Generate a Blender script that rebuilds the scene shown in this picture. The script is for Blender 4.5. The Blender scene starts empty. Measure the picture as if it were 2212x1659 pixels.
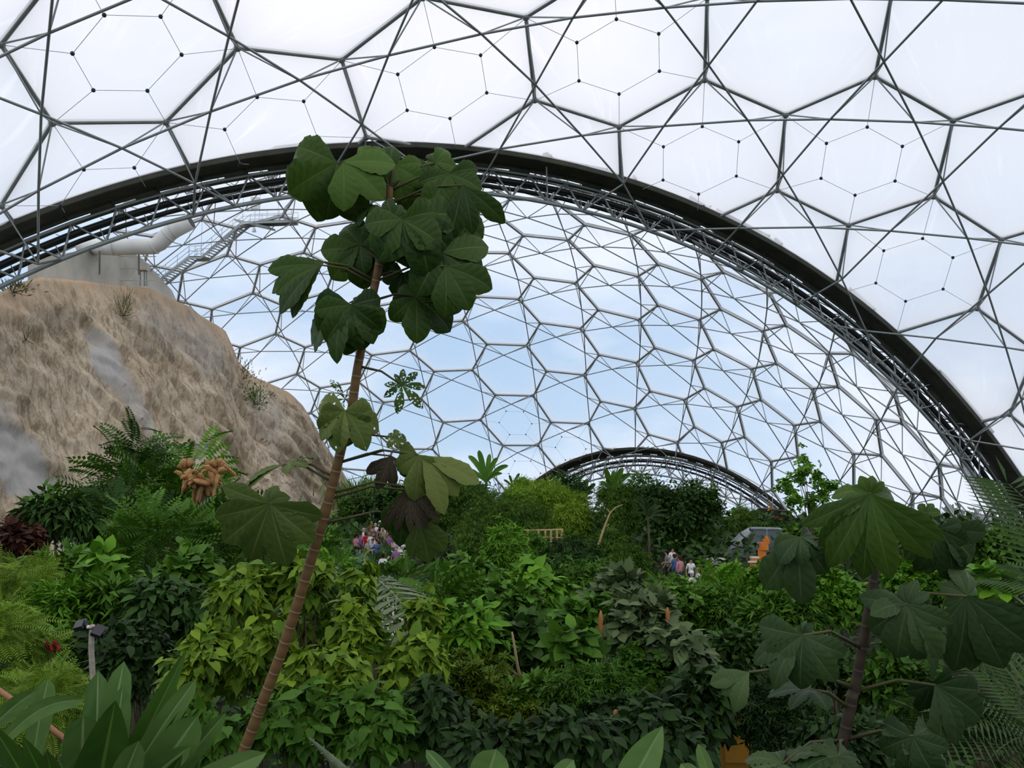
import bpy, bmesh, math, random
import numpy as np
from mathutils import Vector, Matrix, noise as mn
random.seed(7); RNG = np.random.default_rng(7)
SC = bpy.context.scene; COL = SC.collection
F, PITCH, CZ = 1891.54, 0.121256, 12.0          # focal length in pixels of a 2212 px frame, upward tilt, camera height
CP, SP = math.cos(PITCH), math.sin(PITCH)

def P(px, py, D):
    """world point seen at picture position (px, py) at forward distance D"""
    x = (px - 1106) / F * D; z = -(py - 829.5) / F * D
    return Vector((x, D * CP - z * SP, D * SP + z * CP + CZ))
def S(px, D): return px * D / F                  # a picture length at distance D, in metres

# ------------------------------------------------------------------ scene tree
def tag(o, label=None, cat=None, group=None, kind=None):
    if label: o['label'] = label
    if cat: o['category'] = cat
    if group: o['group'] = group
    if kind: o['kind'] = kind
    return o
def link(o, parent=None):
    COL.objects.link(o)
    if parent is not None:
        o.parent = parent
        o.matrix_parent_inverse = Matrix.Translation(-parent.location)   # children are modelled in world space
    return o
def thing(name, loc, label, cat, group=None, kind=None):
    o = bpy.data.objects.new(name, None); o.location = loc; o.empty_display_size = .2
    return tag(link(o), label, cat, group, kind)
def mesh_obj(name, me, mat, parent=None, smooth=False):
    if mat is not None:
        for m in (mat if isinstance(mat, (list, tuple)) else [mat]): me.materials.append(m)
    if smooth: me.polygons.foreach_set('use_smooth', np.ones(len(me.polygons), bool))
    return link(bpy.data.objects.new(name, me), parent)
def np_mesh(name, V, T, attrs=None, uv=None):
    """mesh from arrays; T is (n,3) or (n,4); attrs {name: per-vertex float}"""
    V = np.asarray(V, np.float32); T = np.asarray(T, np.int32); k = T.shape[1]
    me = bpy.data.meshes.new(name)
    me.vertices.add(len(V)); me.vertices.foreach_set('co', V.ravel())
    me.loops.add(T.size); me.loops.foreach_set('vertex_index', T.ravel())
    me.polygons.add(len(T)); me.polygons.foreach_set('loop_start', np.arange(0, T.size, k, dtype=np.int32))
    if uv is not None:
        l = me.uv_layers.new(name='UVMap'); l.data.foreach_set('uv', np.asarray(uv, np.float32)[T.ravel()].ravel())
    for nm, a in (attrs or {}).items():
        at = me.attributes.new(nm, 'FLOAT', 'POINT'); at.data.foreach_set('value', np.asarray(a, np.float32))
    me.update(calc_edges=True); me.validate()
    return me
class MB:
    """collects boxes, tubes and polygons into ONE mesh"""
    def __init__(s): s.v = []; s.f = []
    def add(s, V, Fc):
        n = len(s.v); s.v += [tuple(v) for v in V]; s.f += [tuple(i + n for i in f) for f in Fc]; return s
    def tube(s, p, q, r, r2=None, n=8, caps=True):
        return s.path([p, q], [r, r if r2 is None else r2], n, caps)
    def path(s, pts, rad, n=8, caps=True):
        pts = [Vector(p) for p in pts]
        if not hasattr(rad, '__len__'): rad = [rad] * len(pts)
        V = []; prev = None
        for i, p in enumerate(pts):
            t = (pts[min(i + 1, len(pts) - 1)] - pts[max(i - 1, 0)]).normalized()
            a = prev if prev is not None else (Vector((0, 0, 1)) if abs(t.z) < .9 else Vector((1, 0, 0)))
            u = (a - t * a.dot(t)).normalized(); w = t.cross(u); prev = u
            V += [p + (u * math.cos(2 * math.pi * k / n) + w * math.sin(2 * math.pi * k / n)) * rad[i] for k in range(n)]
        Fc = [(i * n + k, i * n + (k + 1) % n, (i + 1) * n + (k + 1) % n, (i + 1) * n + k) for i in range(len(pts) - 1) for k in range(n)]
        if caps: Fc += [tuple(range(n))[::-1], tuple((len(pts) - 1) * n + k for k in range(n))]
        return s.add(V, Fc)
    def box(s, c, ax, ay, az):
        """box round centre c with half-axis vectors"""
        c, ax, ay, az = map(Vector, (c, ax, ay, az))
        V = [c + ax * i + ay * j + az * k for i in (-1, 1) for j in (-1, 1) for k in (-1, 1)]
        return s.add(V, [(0, 1, 3, 2), (4, 6, 7, 5), (0, 4, 5, 1), (2, 3, 7, 6), (0, 2, 6, 4), (1, 5, 7, 3)])
    def prism(s, poly, d):
        """polygon swept along vector d"""
        n = len(poly); d = Vector(d); V = [Vector(p) for p in poly] + [Vector(p) + d for p in poly]
        return s.add(V, [tuple(range(n))[::-1], tuple(range(n, 2 * n))] + [(i, (i + 1) % n, n + (i + 1) % n, n + i) for i in range(n)])
    def blob(s, c, r, ax=None, seg=10, ring=7):
        c = Vector(c); r = r if hasattr(r, '__len__') else (r, r, r); V = []; Fc = []
        R = ax if ax is not None else Matrix.Identity(3)
        for i in range(ring + 1):
            a = math.pi * i / ring
            for k in range(seg):
                b = 2 * math.pi * k / seg
                V.append(c + R @ Vector((r[0] * math.sin(a) * math.cos(b), r[1] * math.sin(a) * math.sin(b), r[2] * math.cos(a))))
        for i in range(ring):
            for k in range(seg): Fc.append((i * seg + k, (i + 1) * seg + k, (i + 1) * seg + (k + 1) % seg, i * seg + (k + 1) % seg))
        return s.add(V, Fc)
    def mesh(s, name):
        me = bpy.data.meshes.new(name); me.from_pydata(s.v, [], s.f); me.update(); return me
    def build(s, name, mat, parent=None, smooth=False): return mesh_obj(name, s.mesh(name), mat, parent, smooth)
def tubes_np(segs, n=6):
    """many straight tubes in one array mesh: segs rows (p3, q3, radius)"""
    segs = np.asarray(segs, float); p, q, r = segs[:, :3], segs[:, 3:6], segs[:, 6]
    t = q - p; t /= np.linalg.norm(t, axis=1)[:, None] + 1e-9
    a = np.where(np.abs(t[:, 2:]) < .9, [[0, 0, 1.]], [[1., 0, 0]]); u = np.cross(t, a); u /= np.linalg.norm(u, axis=1)[:, None]; w = np.cross(t, u)
    ang = np.arange(n) * 2 * np.pi / n
    ring = (u[:, None] * np.cos(ang)[None, :, None] + w[:, None] * np.sin(ang)[None, :, None]) * r[:, None, None]
    V = np.concatenate([p[:, None] + ring, q[:, None] + ring], 1).reshape(-1, 3)
    k = np.arange(n); Q = np.stack([k, (k + 1) % n, n + (k + 1) % n, n + k], 1)
    T = (Q[None] + (np.arange(len(segs)) * 2 * n)[:, None, None]).reshape(-1, 4)
    return V, T

# ------------------------------------------------------------------ materials
def new_mat(name):
    m = bpy.data.materials.new(name); m.use_nodes = True; nt = m.node_tree; nt.nodes.clear()
    out = nt.nodes.new('ShaderNodeOutputMaterial'); return m, nt, out
def node(nt, typ, **kw):
    n = nt.nodes.new(typ)
    for k, v in kw.items():
        if k.startswith('i_'): n.inputs[k[2:].replace('_', ' ')].default_value = v
        else: setattr(n, k, v)
    return n
def ramp(nt, fac, stops):
    r = nt.nodes.new('ShaderNodeValToRGB'); el = r.color_ramp.elements
    while len(el) > 1: el.remove(el[-1])
    for i, (p, c) in enumerate(stops):
        e = el[0] if i == 0 else el.new(p); e.position = p; e.color = tuple(c) + (1,) if len(c) == 3 else c
    nt.links.new(fac, r.inputs[0]); return r.outputs[0]
def noise_fac(nt, scale, detail=4, vec=None, stretch=None, rough=.55):
    n = node(nt, 'ShaderNodeTexNoise'); n.inputs['Scale'].default_value = scale; n.inputs['Detail'].default_value = detail; n.inputs['Roughness'].default_value = rough
    if vec is None: vec = node(nt, 'ShaderNodeNewGeometry').outputs['Position']
    if stretch is not None:
        mp = node(nt, 'ShaderNodeMapping'); mp.inputs['Scale'].default_value = stretch; nt.links.new(vec, mp.inputs['Vector']); vec = mp.outputs[0]
    nt.links.new(vec, n.inputs['Vector']); return n.outputs[0]
def principled(nt, out, col, rough=.5, spec=.3, metal=0.0, bump=None, bstr=.3):
    b = node(nt, 'ShaderNodeBsdfPrincipled'); b.inputs['Roughness'].default_value = rough
    b.inputs['Specular IOR Level'].default_value = spec; b.inputs['Metallic'].default_value = metal
    if isinstance(col, tuple): b.inputs['Base Color'].default_value = col + (1,)
    else: nt.links.new(col, b.inputs['Base Color'])
    if bump is not None:
        bp = node(nt, 'ShaderNodeBump'); bp.inputs['Strength'].default_value = bstr; nt.links.new(bump, bp.inputs['Height']); nt.links.new(bp.outputs[0], b.inputs['Normal'])
    nt.links.new(b.outputs[0], out.inputs[0]); return b
def noisy(name, c0, c1, scale=6, rough=.6, spec=.3, metal=0.0, stretch=None, bstr=0.0):
    m, nt, out = new_mat(name); f = noise_fac(nt, scale, stretch=stretch)
    principled(nt, out, ramp(nt, f, [(.3, c0), (.7, c1)]), rough, spec, metal, f if bstr else None, bstr); return m
def leaf_mat(name, dark, light, rough=.45, spec=.35, trans=.12, vein=None):
    m, nt, out = new_mat(name)
    a = node(nt, 'ShaderNodeAttribute', attribute_name='tone')
    c = ramp(nt, a.outputs['Fac'], [(0, dark), (1, light)])
    if vein:
        v = node(nt, 'ShaderNodeAttribute', attribute_name='vein'); mx = node(nt, 'ShaderNodeMix', data_type='RGBA')
        nt.links.new(v.outputs['Fac'], mx.inputs[0]); nt.links.new(c, mx.inputs[6]); mx.inputs[7].default_value = vein + (1,); c = mx.outputs[2]
    b = principled(nt, out, c, rough, spec)
    if trans:
        t = node(nt, 'ShaderNodeBsdfTranslucent'); nt.links.new(c, t.inputs[0]); ms = node(nt, 'ShaderNodeMixShader'); ms.inputs[0].default_value = trans
        nt.links.new(b.outputs[0], ms.inputs[1]); nt.links.new(t.outputs[0], ms.inputs[2]); nt.links.new(ms.outputs[0], out.inputs[0])
    return m
M = {}
M['steel'] = noisy('galvanised_steel', (.25, .275, .265), (.34, .36, .345), 1.5, .45, .5, .25)
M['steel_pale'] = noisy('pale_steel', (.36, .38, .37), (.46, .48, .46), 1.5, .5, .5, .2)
M['gutter'] = noisy('dark_gutter_sheet', (.045, .048, .036), (.085, .082, .058), 1.2, .6, .2)
M['black'] = noisy('black_rubber_pipe', (.008, .009, .009), (.018, .019, .018), 2, .5, .4)
M['cable'] = noisy('cushion_cable', (.50, .50, .54), (.6, .6, .62), 3)
M['clip'] = noisy('cushion_clip', (.03, .03, .035), (.05, .05, .055), 3)
M['concrete'] = noisy('concrete', (.42, .40, .345), (.58, .545, .475), .5, .9, .1, bstr=.1)
M['duct_white'] = noisy('white_painted_duct', (.58, .57, .53), (.70, .69, .65), .7, .5, .3)
M['duct_grey'] = noisy('grey_sheet_duct', (.19, .22, .22), (.27, .30, .30), .9, .4, .5, .3)
M['dark_band'] = noisy('dark_band', (.02, .022, .022), (.035, .036, .035), 3)
M['orange'] = noisy('orange_paint', (.60, .16, .02), (.72, .24, .03), 4)
M['ochre'] = noisy('ochre_paint', (.38, .17, .015), (.50, .25, .025), 5)
M['white'] = noisy('white_paint', (.6, .6, .6), (.75, .75, .73), 4)
M['red'] = noisy('red_paint', (.25, .02, .02), (.36, .035, .03), 2)
M['roof'] = noisy('dark_thatch', (.03, .025, .02), (.07, .06, .05), 3, .9, .1)
M['bamboo_pole'] = noisy('bamboo_pole', (.38, .26, .10), (.52, .38, .17), 4)
M['rail'] = noisy('reddish_bamboo', (.24, .10, .05), (.40, .20, .10), 5)
M['teal'] = noisy('teal_steel', (.12, .2, .2), (.18, .28, .27), 3)
M['post'] = noisy('pale_ringed_post', (.27, .23, .17), (.40, .35, .28), 8, stretch=(1, 1, 6))
M['lamp'] = noisy('black_lamp_housing', (.010, .010, .011), (.02, .02, .021), 5, .4, .4)
M['dry'] = noisy('dry_tan_leaf', (.22, .10, .03), (.46, .24, .085), 9)
M['soil'] = noisy('dark_soil', (.010, .012, .006), (.024, .024, .012), 2.5, .95, .1)
M['bark'] = noisy('grey_brown_bark', (.07, .055, .035), (.14, .115, .075), 5, .9, .1, stretch=(3, 3, .6))
M['twig'] = noisy('pale_bare_twig', (.24, .17, .09), (.36, .27, .16), 5, .9, .1)
M['petiole'] = noisy('olive_leaf_stalk', (.050, .048, .016), (.095, .085, .030), 6)
M['bud'] = noisy('rusty_bud', (.30, .10, .03), (.42, .17, .05), 8)
M['redflower'] = noisy('dark_red_flower', (.20, .012, .012), (.32, .02, .02), 8)
LEAFCOL = dict(
    yg=((.040, .104, .006), (.185, .285, .018)), mid=((.028, .082, .006), (.092, .210, .016)), dark=((.014, .040, .006), (.044, .105, .015)),
    bright=((.048, .140, .007), (.140, .310, .018)), grey=((.040, .070, .022), (.120, .165, .062)), bamboo=((.105, .215, .012), (.29, .45, .040)),
    feather=((.048, .115, .012), (.120, .230, .026)), fern=((.080, .165, .010), (.22, .335, .032)), red=((.022, .012, .006), (.085, .024, .014)),
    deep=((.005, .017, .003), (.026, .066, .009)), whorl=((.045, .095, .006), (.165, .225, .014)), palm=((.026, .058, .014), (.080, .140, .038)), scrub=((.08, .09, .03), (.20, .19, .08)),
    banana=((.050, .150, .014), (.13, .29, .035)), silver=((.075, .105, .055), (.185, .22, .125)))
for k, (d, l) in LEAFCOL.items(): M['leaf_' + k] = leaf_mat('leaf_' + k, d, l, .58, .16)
M['cec'] = leaf_mat('lobed_leaf', (.008, .026, .004), (.070, .130, .016), .5, .18, .10, (.14, .20, .045))
M['cec_light'] = leaf_mat('lobed_leaf_pale', (.050, .086, .014), (.160, .195, .045), .55, .15, .15, (.22, .23, .08))
M['cec_dark'] = leaf_mat('lobed_leaf_dark', (.016, .040, .010), (.062, .102, .030), .5, .18, .08, (.13, .17, .06))
M['strap'] = leaf_mat('strap_leaf', (.032, .090, .014), (.135, .230, .060), .45, .28, .12, (.23, .32, .12))
M['strap_dark'] = leaf_mat('strap_leaf_dark', (.014, .048, .006), (.060, .130, .016), .45, .22, .12, (.10, .18, .03))
M['dead'] = leaf_mat('withered_leaf', (.035, .026, .016), (.12, .095, .06), .8, .1, .05, (.16, .13, .09))

def ringed(name, c0, c1, ring, per):
    m, nt, out = new_mat(name)
    a = node(nt, 'ShaderNodeAttribute', attribute_name='along'); mt = node(nt, 'ShaderNodeMath', operation='FRACT'); ml = node(nt, 'ShaderNodeMath', operation='MULTIPLY')
    nt.links.new(a.outputs['Fac'], ml.inputs[0]); ml.inputs[1].default_value = per; nt.links.new(ml.outputs[0], mt.inputs[0])
    r = ramp(nt, mt.outputs[0], [(0, ring), (.10, c0), (.6, c1), (.97, c0), (1, ring)]); principled(nt, out, r, .6, .25); return m
M['cec_trunk'] = ringed('ringed_brown_trunk', (.115, .060, .022), (.17, .095, .035), (.30, .21, .10), 9)
M['cec_trunk_dark'] = ringed('ringed_dark_trunk', (.040, .028, .018), (.062, .044, .026), (.10, .08, .055), 9)

def cushion_mat(name, base, streak):
    m, nt, out = new_mat(name)
    uv = node(nt, 'ShaderNodeUVMap').outputs[0]
    s1 = noise_fac(nt, 1.0, 3, uv, (7, .55, 1)); s2 = noise_fac(nt, .5, 2, uv, (1.1, .7, 1))
    mul = node(nt, 'ShaderNodeMath', operation='MULTIPLY')
    a = ramp(nt, s1, [(.55, (0, 0, 0)), (.74, (1, 1, 1))]); b = ramp(nt, s2, [(.40, (0, 0, 0)), (.62, (1, 1, 1))])
    nt.links.new(a, mul.inputs[0]); nt.links.new(b, mul.inputs[1])
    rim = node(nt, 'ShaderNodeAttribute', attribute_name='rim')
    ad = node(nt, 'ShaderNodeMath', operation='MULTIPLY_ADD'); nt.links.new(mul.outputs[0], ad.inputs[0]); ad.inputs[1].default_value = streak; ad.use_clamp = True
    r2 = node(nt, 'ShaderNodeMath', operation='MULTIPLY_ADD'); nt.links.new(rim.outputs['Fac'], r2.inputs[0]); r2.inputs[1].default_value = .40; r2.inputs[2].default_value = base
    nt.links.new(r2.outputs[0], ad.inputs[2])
    tr = node(nt, 'ShaderNodeBsdfTransparent'); tr.inputs[0].default_value = (.955, .965, .985, 1)
    tl = node(nt, 'ShaderNodeBsdfTranslucent'); tl.inputs[0].default_value = (.97, .955, .975, 1)
    df = node(nt, 'ShaderNodeBsdfDiffuse'); df.inputs[0].default_value = (.9, .89, .9, 1)
    m1 = node(nt, 'ShaderNodeMixShader'); m1.inputs[0].default_value = .25; nt.links.new(tl.outputs[0], m1.inputs[1]); nt.links.new(df.outputs[0], m1.inputs[2])
    ms = node(nt, 'ShaderNodeMixShader'); nt.links.new(ad.outputs[0], ms.inputs[0]); nt.links.new(tr.outputs[0], ms.inputs[1]); nt.links.new(m1.outputs[0], ms.inputs[2])
    nt.links.new(ms.outputs[0], out.inputs[0]); return m
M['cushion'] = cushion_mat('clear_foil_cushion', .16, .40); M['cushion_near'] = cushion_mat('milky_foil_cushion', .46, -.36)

def rock_mat():
    m, nt, out = new_mat('weathered_granite')
    pos = node(nt, 'ShaderNodeUVMap').outputs[0]
    big = noise_fac(nt, .09, 5, pos, (1.5, .7, 1)); fine = noise_fac(nt, .55, 8, pos, (1.6, .8, 1), .68); grit = noise_fac(nt, 3.5, 4, pos, (1.3, 1, 1), .6)
    c = ramp(nt, big, [(.30, (.30, .265, .215)), (.44, (.43, .355, .262)), (.55, (.54, .45, .34)), (.68, (.43, .38, .305))])
    d = ramp(nt, fine, [(.28, (.40, .36, .30)), (.44, (.84, .81, .76)), (.62, (1, 1, 1)), (.78, (1.16, 1.13, 1.05))])
    mx = node(nt, 'ShaderNodeMix', data_type='RGBA', blend_type='MULTIPLY'); mx.inputs[0].default_value = 1; nt.links.new(c, mx.inputs[6]); nt.links.new(d, mx.inputs[7])
    g = ramp(nt, grit, [(.32, (.66, .63, .58)), (.48, (1, 1, 1)), (.72, (1.1, 1.08, 1.04))])
    m2 = node(nt, 'ShaderNodeMix', data_type='RGBA', blend_type='MULTIPLY'); m2.inputs[0].default_value = .8; nt.links.new(mx.outputs[2], m2.inputs[6]); nt.links.new(g, m2.inputs[7])
    ck = ramp(nt, noise_fac(nt, .42, 6, pos, (2.4, .45, 1), .6), [(.455, (1, 1, 1)), (.492, (.50, .46, .40)), (.505, (.55, .5, .44)), (.54, (1, 1, 1))])
    mc = node(nt, 'ShaderNodeMix', data_type='RGBA', blend_type='MULTIPLY'); mc.inputs[0].default_value = .75; nt.links.new(m2.outputs[2], mc.inputs[6]); nt.links.new(ck, mc.inputs[7]); m2 = mc
    at = node(nt, 'ShaderNodeAttribute', attribute_name='patch'); m3 = node(nt, 'ShaderNodeMix', data_type='RGBA')
    nt.links.new(at.outputs['Fac'], m3.inputs[0]); nt.links.new(m2.outputs[2], m3.inputs[6]); m3.inputs[7].default_value = (.38, .365, .35, 1)
    at2 = node(nt, 'ShaderNodeAttribute', attribute_name='rust'); m4 = node(nt, 'ShaderNodeMix', data_type='RGBA')
    nt.links.new(at2.outputs['Fac'], m4.inputs[0]); nt.links.new(m3.outputs[2], m4.inputs[6]); m4.inputs[7].default_value = (.50, .345, .215, 1)
    principled(nt, out, m4.outputs[2], .95, .1, 0, fine, .5); return m
M['rock'] = rock_mat()

def world():
    w = bpy.data.worlds.new('overcast_sky'); SC.world = w; w.use_nodes = True; nt = w.node_tree; nt.nodes.clear()
    out = nt.nodes.new('ShaderNodeOutputWorld'); bg = nt.nodes.new('ShaderNodeBackground')
    tc = nt.nodes.new('ShaderNodeTexCoord'); sx = nt.nodes.new('ShaderNodeSeparateXYZ'); nt.links.new(tc.outputs['Generated'], sx.inputs[0])
    n1 = noise_fac(nt, 2.6, 5, tc.outputs['Generated'], (1, 1, 2.4)); 
    base = ramp(nt, sx.outputs['Z'], [(0, (.56, .72, .90)), (.06, (.42, .60, .80)), (.17, (.38, .56, .78)), (.27, (.56, .69, .86)), (.36, (.86, .89, .98)), (.5, (1.05, 1.04, 1.08))])
    cl = ramp(nt, n1, [(.46, (0, 0, 0)), (.66, (1, 1, 1))])
    xr = ramp(nt, sx.outputs['X'], [(-.0, (0, 0, 0)), (.55, (.55, .55, .55))])
    ad = nt.nodes.new('ShaderNodeMath'); ad.operation = 'ADD'; ad.use_clamp = True; nt.links.new(cl, ad.inputs[0]); nt.links.new(xr, ad.inputs[1])
    mx = nt.nodes.new('ShaderNodeMix'); mx.data_type = 'RGBA'; nt.links.new(ad.outputs[0], mx.inputs[0]); nt.links.new(base, mx.inputs[6]); mx.inputs[7].default_value = (.80, .86, .95, 1)
    low = nt.nodes.new('ShaderNodeMix'); low.data_type = 'RGBA'; zz = nt.nodes.new('ShaderNodeMath'); zz.operation = 'ADD'; nt.links.new(sx.outputs['Z'], zz.inputs[0]); zz.inputs[1].default_value = .15; z = ramp(nt, zz.outputs[0], [(.0, (0, 0, 0)), (.05, (1, 1, 1))])
    nt.links.new(z, low.inputs[0]); low.inputs[6].default_value = (.10, .13, .08, 1); nt.links.new(mx.outputs[2], low.inputs[7])
    nt.links.new(low.outputs[2], bg.inputs[0]); bg.inputs[1].default_value = 1.20; nt.links.new(bg.outputs[0], out.inputs[0])
world()
cam = bpy.data.objects.new('camera', bpy.data.cameras.new('camera')); COL.objects.link(cam); SC.camera = cam
cam.location = (0, 0, CZ); cam.rotation_euler = (math.pi / 2 + PITCH, 0, 0); cam.data.sensor_width = 36; cam.data.lens = 36 * F / 2212; cam.data.clip_start = .05; cam.data.clip_end = 1000
SC.view_settings.view_transform = 'Standard'; SC.view_settings.look = 'None'
cy = SC.cycles; cy.max_bounces = 6; cy.diffuse_bounces = 2; cy.glossy_bounces = 2; cy.transmission_bounces = 3; cy.transparent_max_bounces = 12; cy.caustics_reflective = False; cy.caustics_refractive = False; cy.use_adaptive_sampling = True; cy.adaptive_threshold = .04

# ------------------------------------------------------------------ ground
HY = [-20, 0, 4, 8, 14, 22, 32, 43, 50, 55, 62, 70, 90, 140, 200]
HZ = [-2.4, -2.5, -3.4, -4.6, -6.2, -7.2, -7.2, -6.4, -5.2, -4.65, -4.0, -3.9, -4.3, -5.6, -6]
def gz(x, y):
    h = np.interp(y, HY, HZ) + .35 * math.sin(x * .23 + y * .11) * min(1, max(0, (y - 2) / 10)) + .25 * math.sin(x * .61 - y * .37) * min(1, max(0, (y - 2) / 10))
    return float(h) + CZ
def ground():
    xs = np.linspace(-110, 110, 90); ys = np.concatenate([np.linspace(-18, 60, 70), np.linspace(62, 190, 50)])
    V = [(x, y, gz(x, y)) for y in ys for x in xs]; n = len(xs)
    T = [(j * n + i, j * n + i + 1, (j + 1) * n + i + 1, (j + 1) * n + i) for j in range(len(ys) - 1) for i in range(n - 1)]
    o = mesh_obj('ground', np_mesh('ground', V, T), M['soil'], smooth=True); tag(o, 'dark planted soil sloping down under the jungle plants', 'ground', kind='structure')
ground()
NODES_A = '-4,-22,-35.24,37.63,4.11;-3,-22,-32.97,45.62,1.24;-3,-21,-35.74,40.20,1.70;-3,-4,-20.99,22.14,21.06;-2,-19,-38.09,40.86,-2.70;-2,-4,-24.77,27.81,17.87;-2,-3,-21.27,26.03,20.48;-2,-2,-17.63,28.28,22.11;-2,-1,-13.72,26.36,24.22;-2,0,-9.59,28.53,25.39;-2,1,-5.50,26.42,26.87;-2,2,-1.08,28.40,27.44;-2,4,7.41,27.82,28.19;-1,-17,-39.35,42.39,-6.82;-1,-5,-30.89,31.33,11.87;-1,-4,-28.04,33.71,13.70;-1,-3,-24.85,31.95,16.81;-1,-2,-21.27,34.46,18.45;-1,-1,-17.57,32.53,21.16;-1,0,-13.42,34.93,22.38;-1,1,-9.34,32.85,24.50;-1,2,-4.78,35.07,25.13;-1,3,-0.60,32.74,26.59;-1,4,4.14,34.70,26.55;-1,5,8.14,32.12,27.33;-1,6,12.78,33.77,26.65;-1,7,16.33,30.98,26.87;-1,8,20.64,32.35,25.66;-1,9,23.54,29.42,25.52;-1,10,27.32,30.54,23.98;0,-6,-35.38,38.88,3.14;0,-5,-33.34,37.16,6.81;0,-4,-30.70,39.61,8.43;0,-3,-27.92,37.93,12.04;0,-2,-24.48,40.59,13.58;0,-1,-21.21,38.64,16.85;0,0,-17.08,41.30,18.06;0,1,-13.04,39.36,20.89;0,2,-8.57,41.74,21.52;0,3,-4.31,39.65,23.62;0,4,0.70,41.59,23.70;0,5,4.83,39.16,25.08;0,6,9.72,40.94,24.38;0,7,13.68,38.15,25.16;0,8,18.32,39.59,23.84;0,9,21.75,36.59,24.12;0,10,25.93,37.73,22.35;0,11,28.62,34.62,22.35;0,12,32.18,35.53,20.37;1,-8,-38.91,44.33,-8.18;1,-7,-38.18,42.45,-4.40;1,-6,-36.53,44.45,-3.33;1,-5,-35.03,42.84,0.69;1,-4,-32.67,45.23,2.00;1,-3,-30.37,43.74,6.07;1,-2,-27.27,46.34,7.39;1,-1,-24.20,44.81,11.28;1,0,-20.38,47.45,12.36;1,1,-16.65,45.74,15.84;1,2,-12.22,48.24,16.46;1,3,-8.03,46.25,19.34;1,4,-3.18,48.49,19.33;1,5,1.26,46.21,21.47;1,6,6.14,48.09,20.75;1,7,10.49,45.35,22.23;1,8,15.31,46.82,20.88;1,9,19.15,43.89,21.70;1,10,23.72,45.02,19.77;1,11,26.99,41.87,20.16;1,12,30.88,42.71,17.93;1,13,33.39,39.49,18.13;1,14,36.59,40.15,15.84;2,3,-11.76,52.50,13.51;2,5,-2.68,52.79,16.43;2,6,2.26,54.73,15.75;2,7,6.76,52.32,17.94;2,8,11.69,53.85,16.57;2,9,16.02,51.09,18.02;2,10,20.62,52.08,16.16;2,11,24.48,49.13,16.96;2,12,28.64,49.85,14.61;2,13,31.75,46.64,15.16;2,14,35.22,47.16,12.61;2,15,37.57,43.91,13.07;2,16,40.30,44.31,10.61;3,9,12.05,57.79,13.08;3,10,16.73,58.89,11.17;3,11,21.03,56.05,12.70;3,12,25.30,56.75,10.30;3,13,29.03,53.67,11.30;3,14,32.71,54.02,8.65;3,15,35.75,50.79,9.39;3,16,38.70,51.00,6.70;3,17,40.92,47.79,7.45;3,18,43.13,47.99,5.01;4,13,25.29,60.21,6.47;4,14,29.05,60.49,3.83;4,15,32.73,57.41,4.99;4,16,35.84,57.46,2.22;4,17,38.78,54.30,3.19;4,18,41.16,54.27,0.56;4,19,43.30,51.18,1.62;4,20,44.95,51.23,-0.62;5,15,28.54,63.51,-0.27;5,16,31.72,63.44,-2.95;5,17,35.35,60.47,-1.63;5,18,37.85,60.27,-4.28;5,19,40.74,57.24,-3.07;5,20,42.53,57.07,-5.45;5,21,44.62,54.16,-4.08;5,22,45.72,54.17,-5.96;5,23,47.01,51.50,-4.15;5,24,47.43,51.81,-5.33;6,18,33.18,65.73,-9.66;6,19,36.79,62.93,-8.15;6,20,38.68,62.59,-10.52;6,21,41.55,59.76,-9.05;6,22,42.76,59.56,-11.02;6,23,44.85,56.88,-9.33;6,24,45.40,56.96,-10.71;6,25,46.70,54.55,-8.54'
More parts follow.
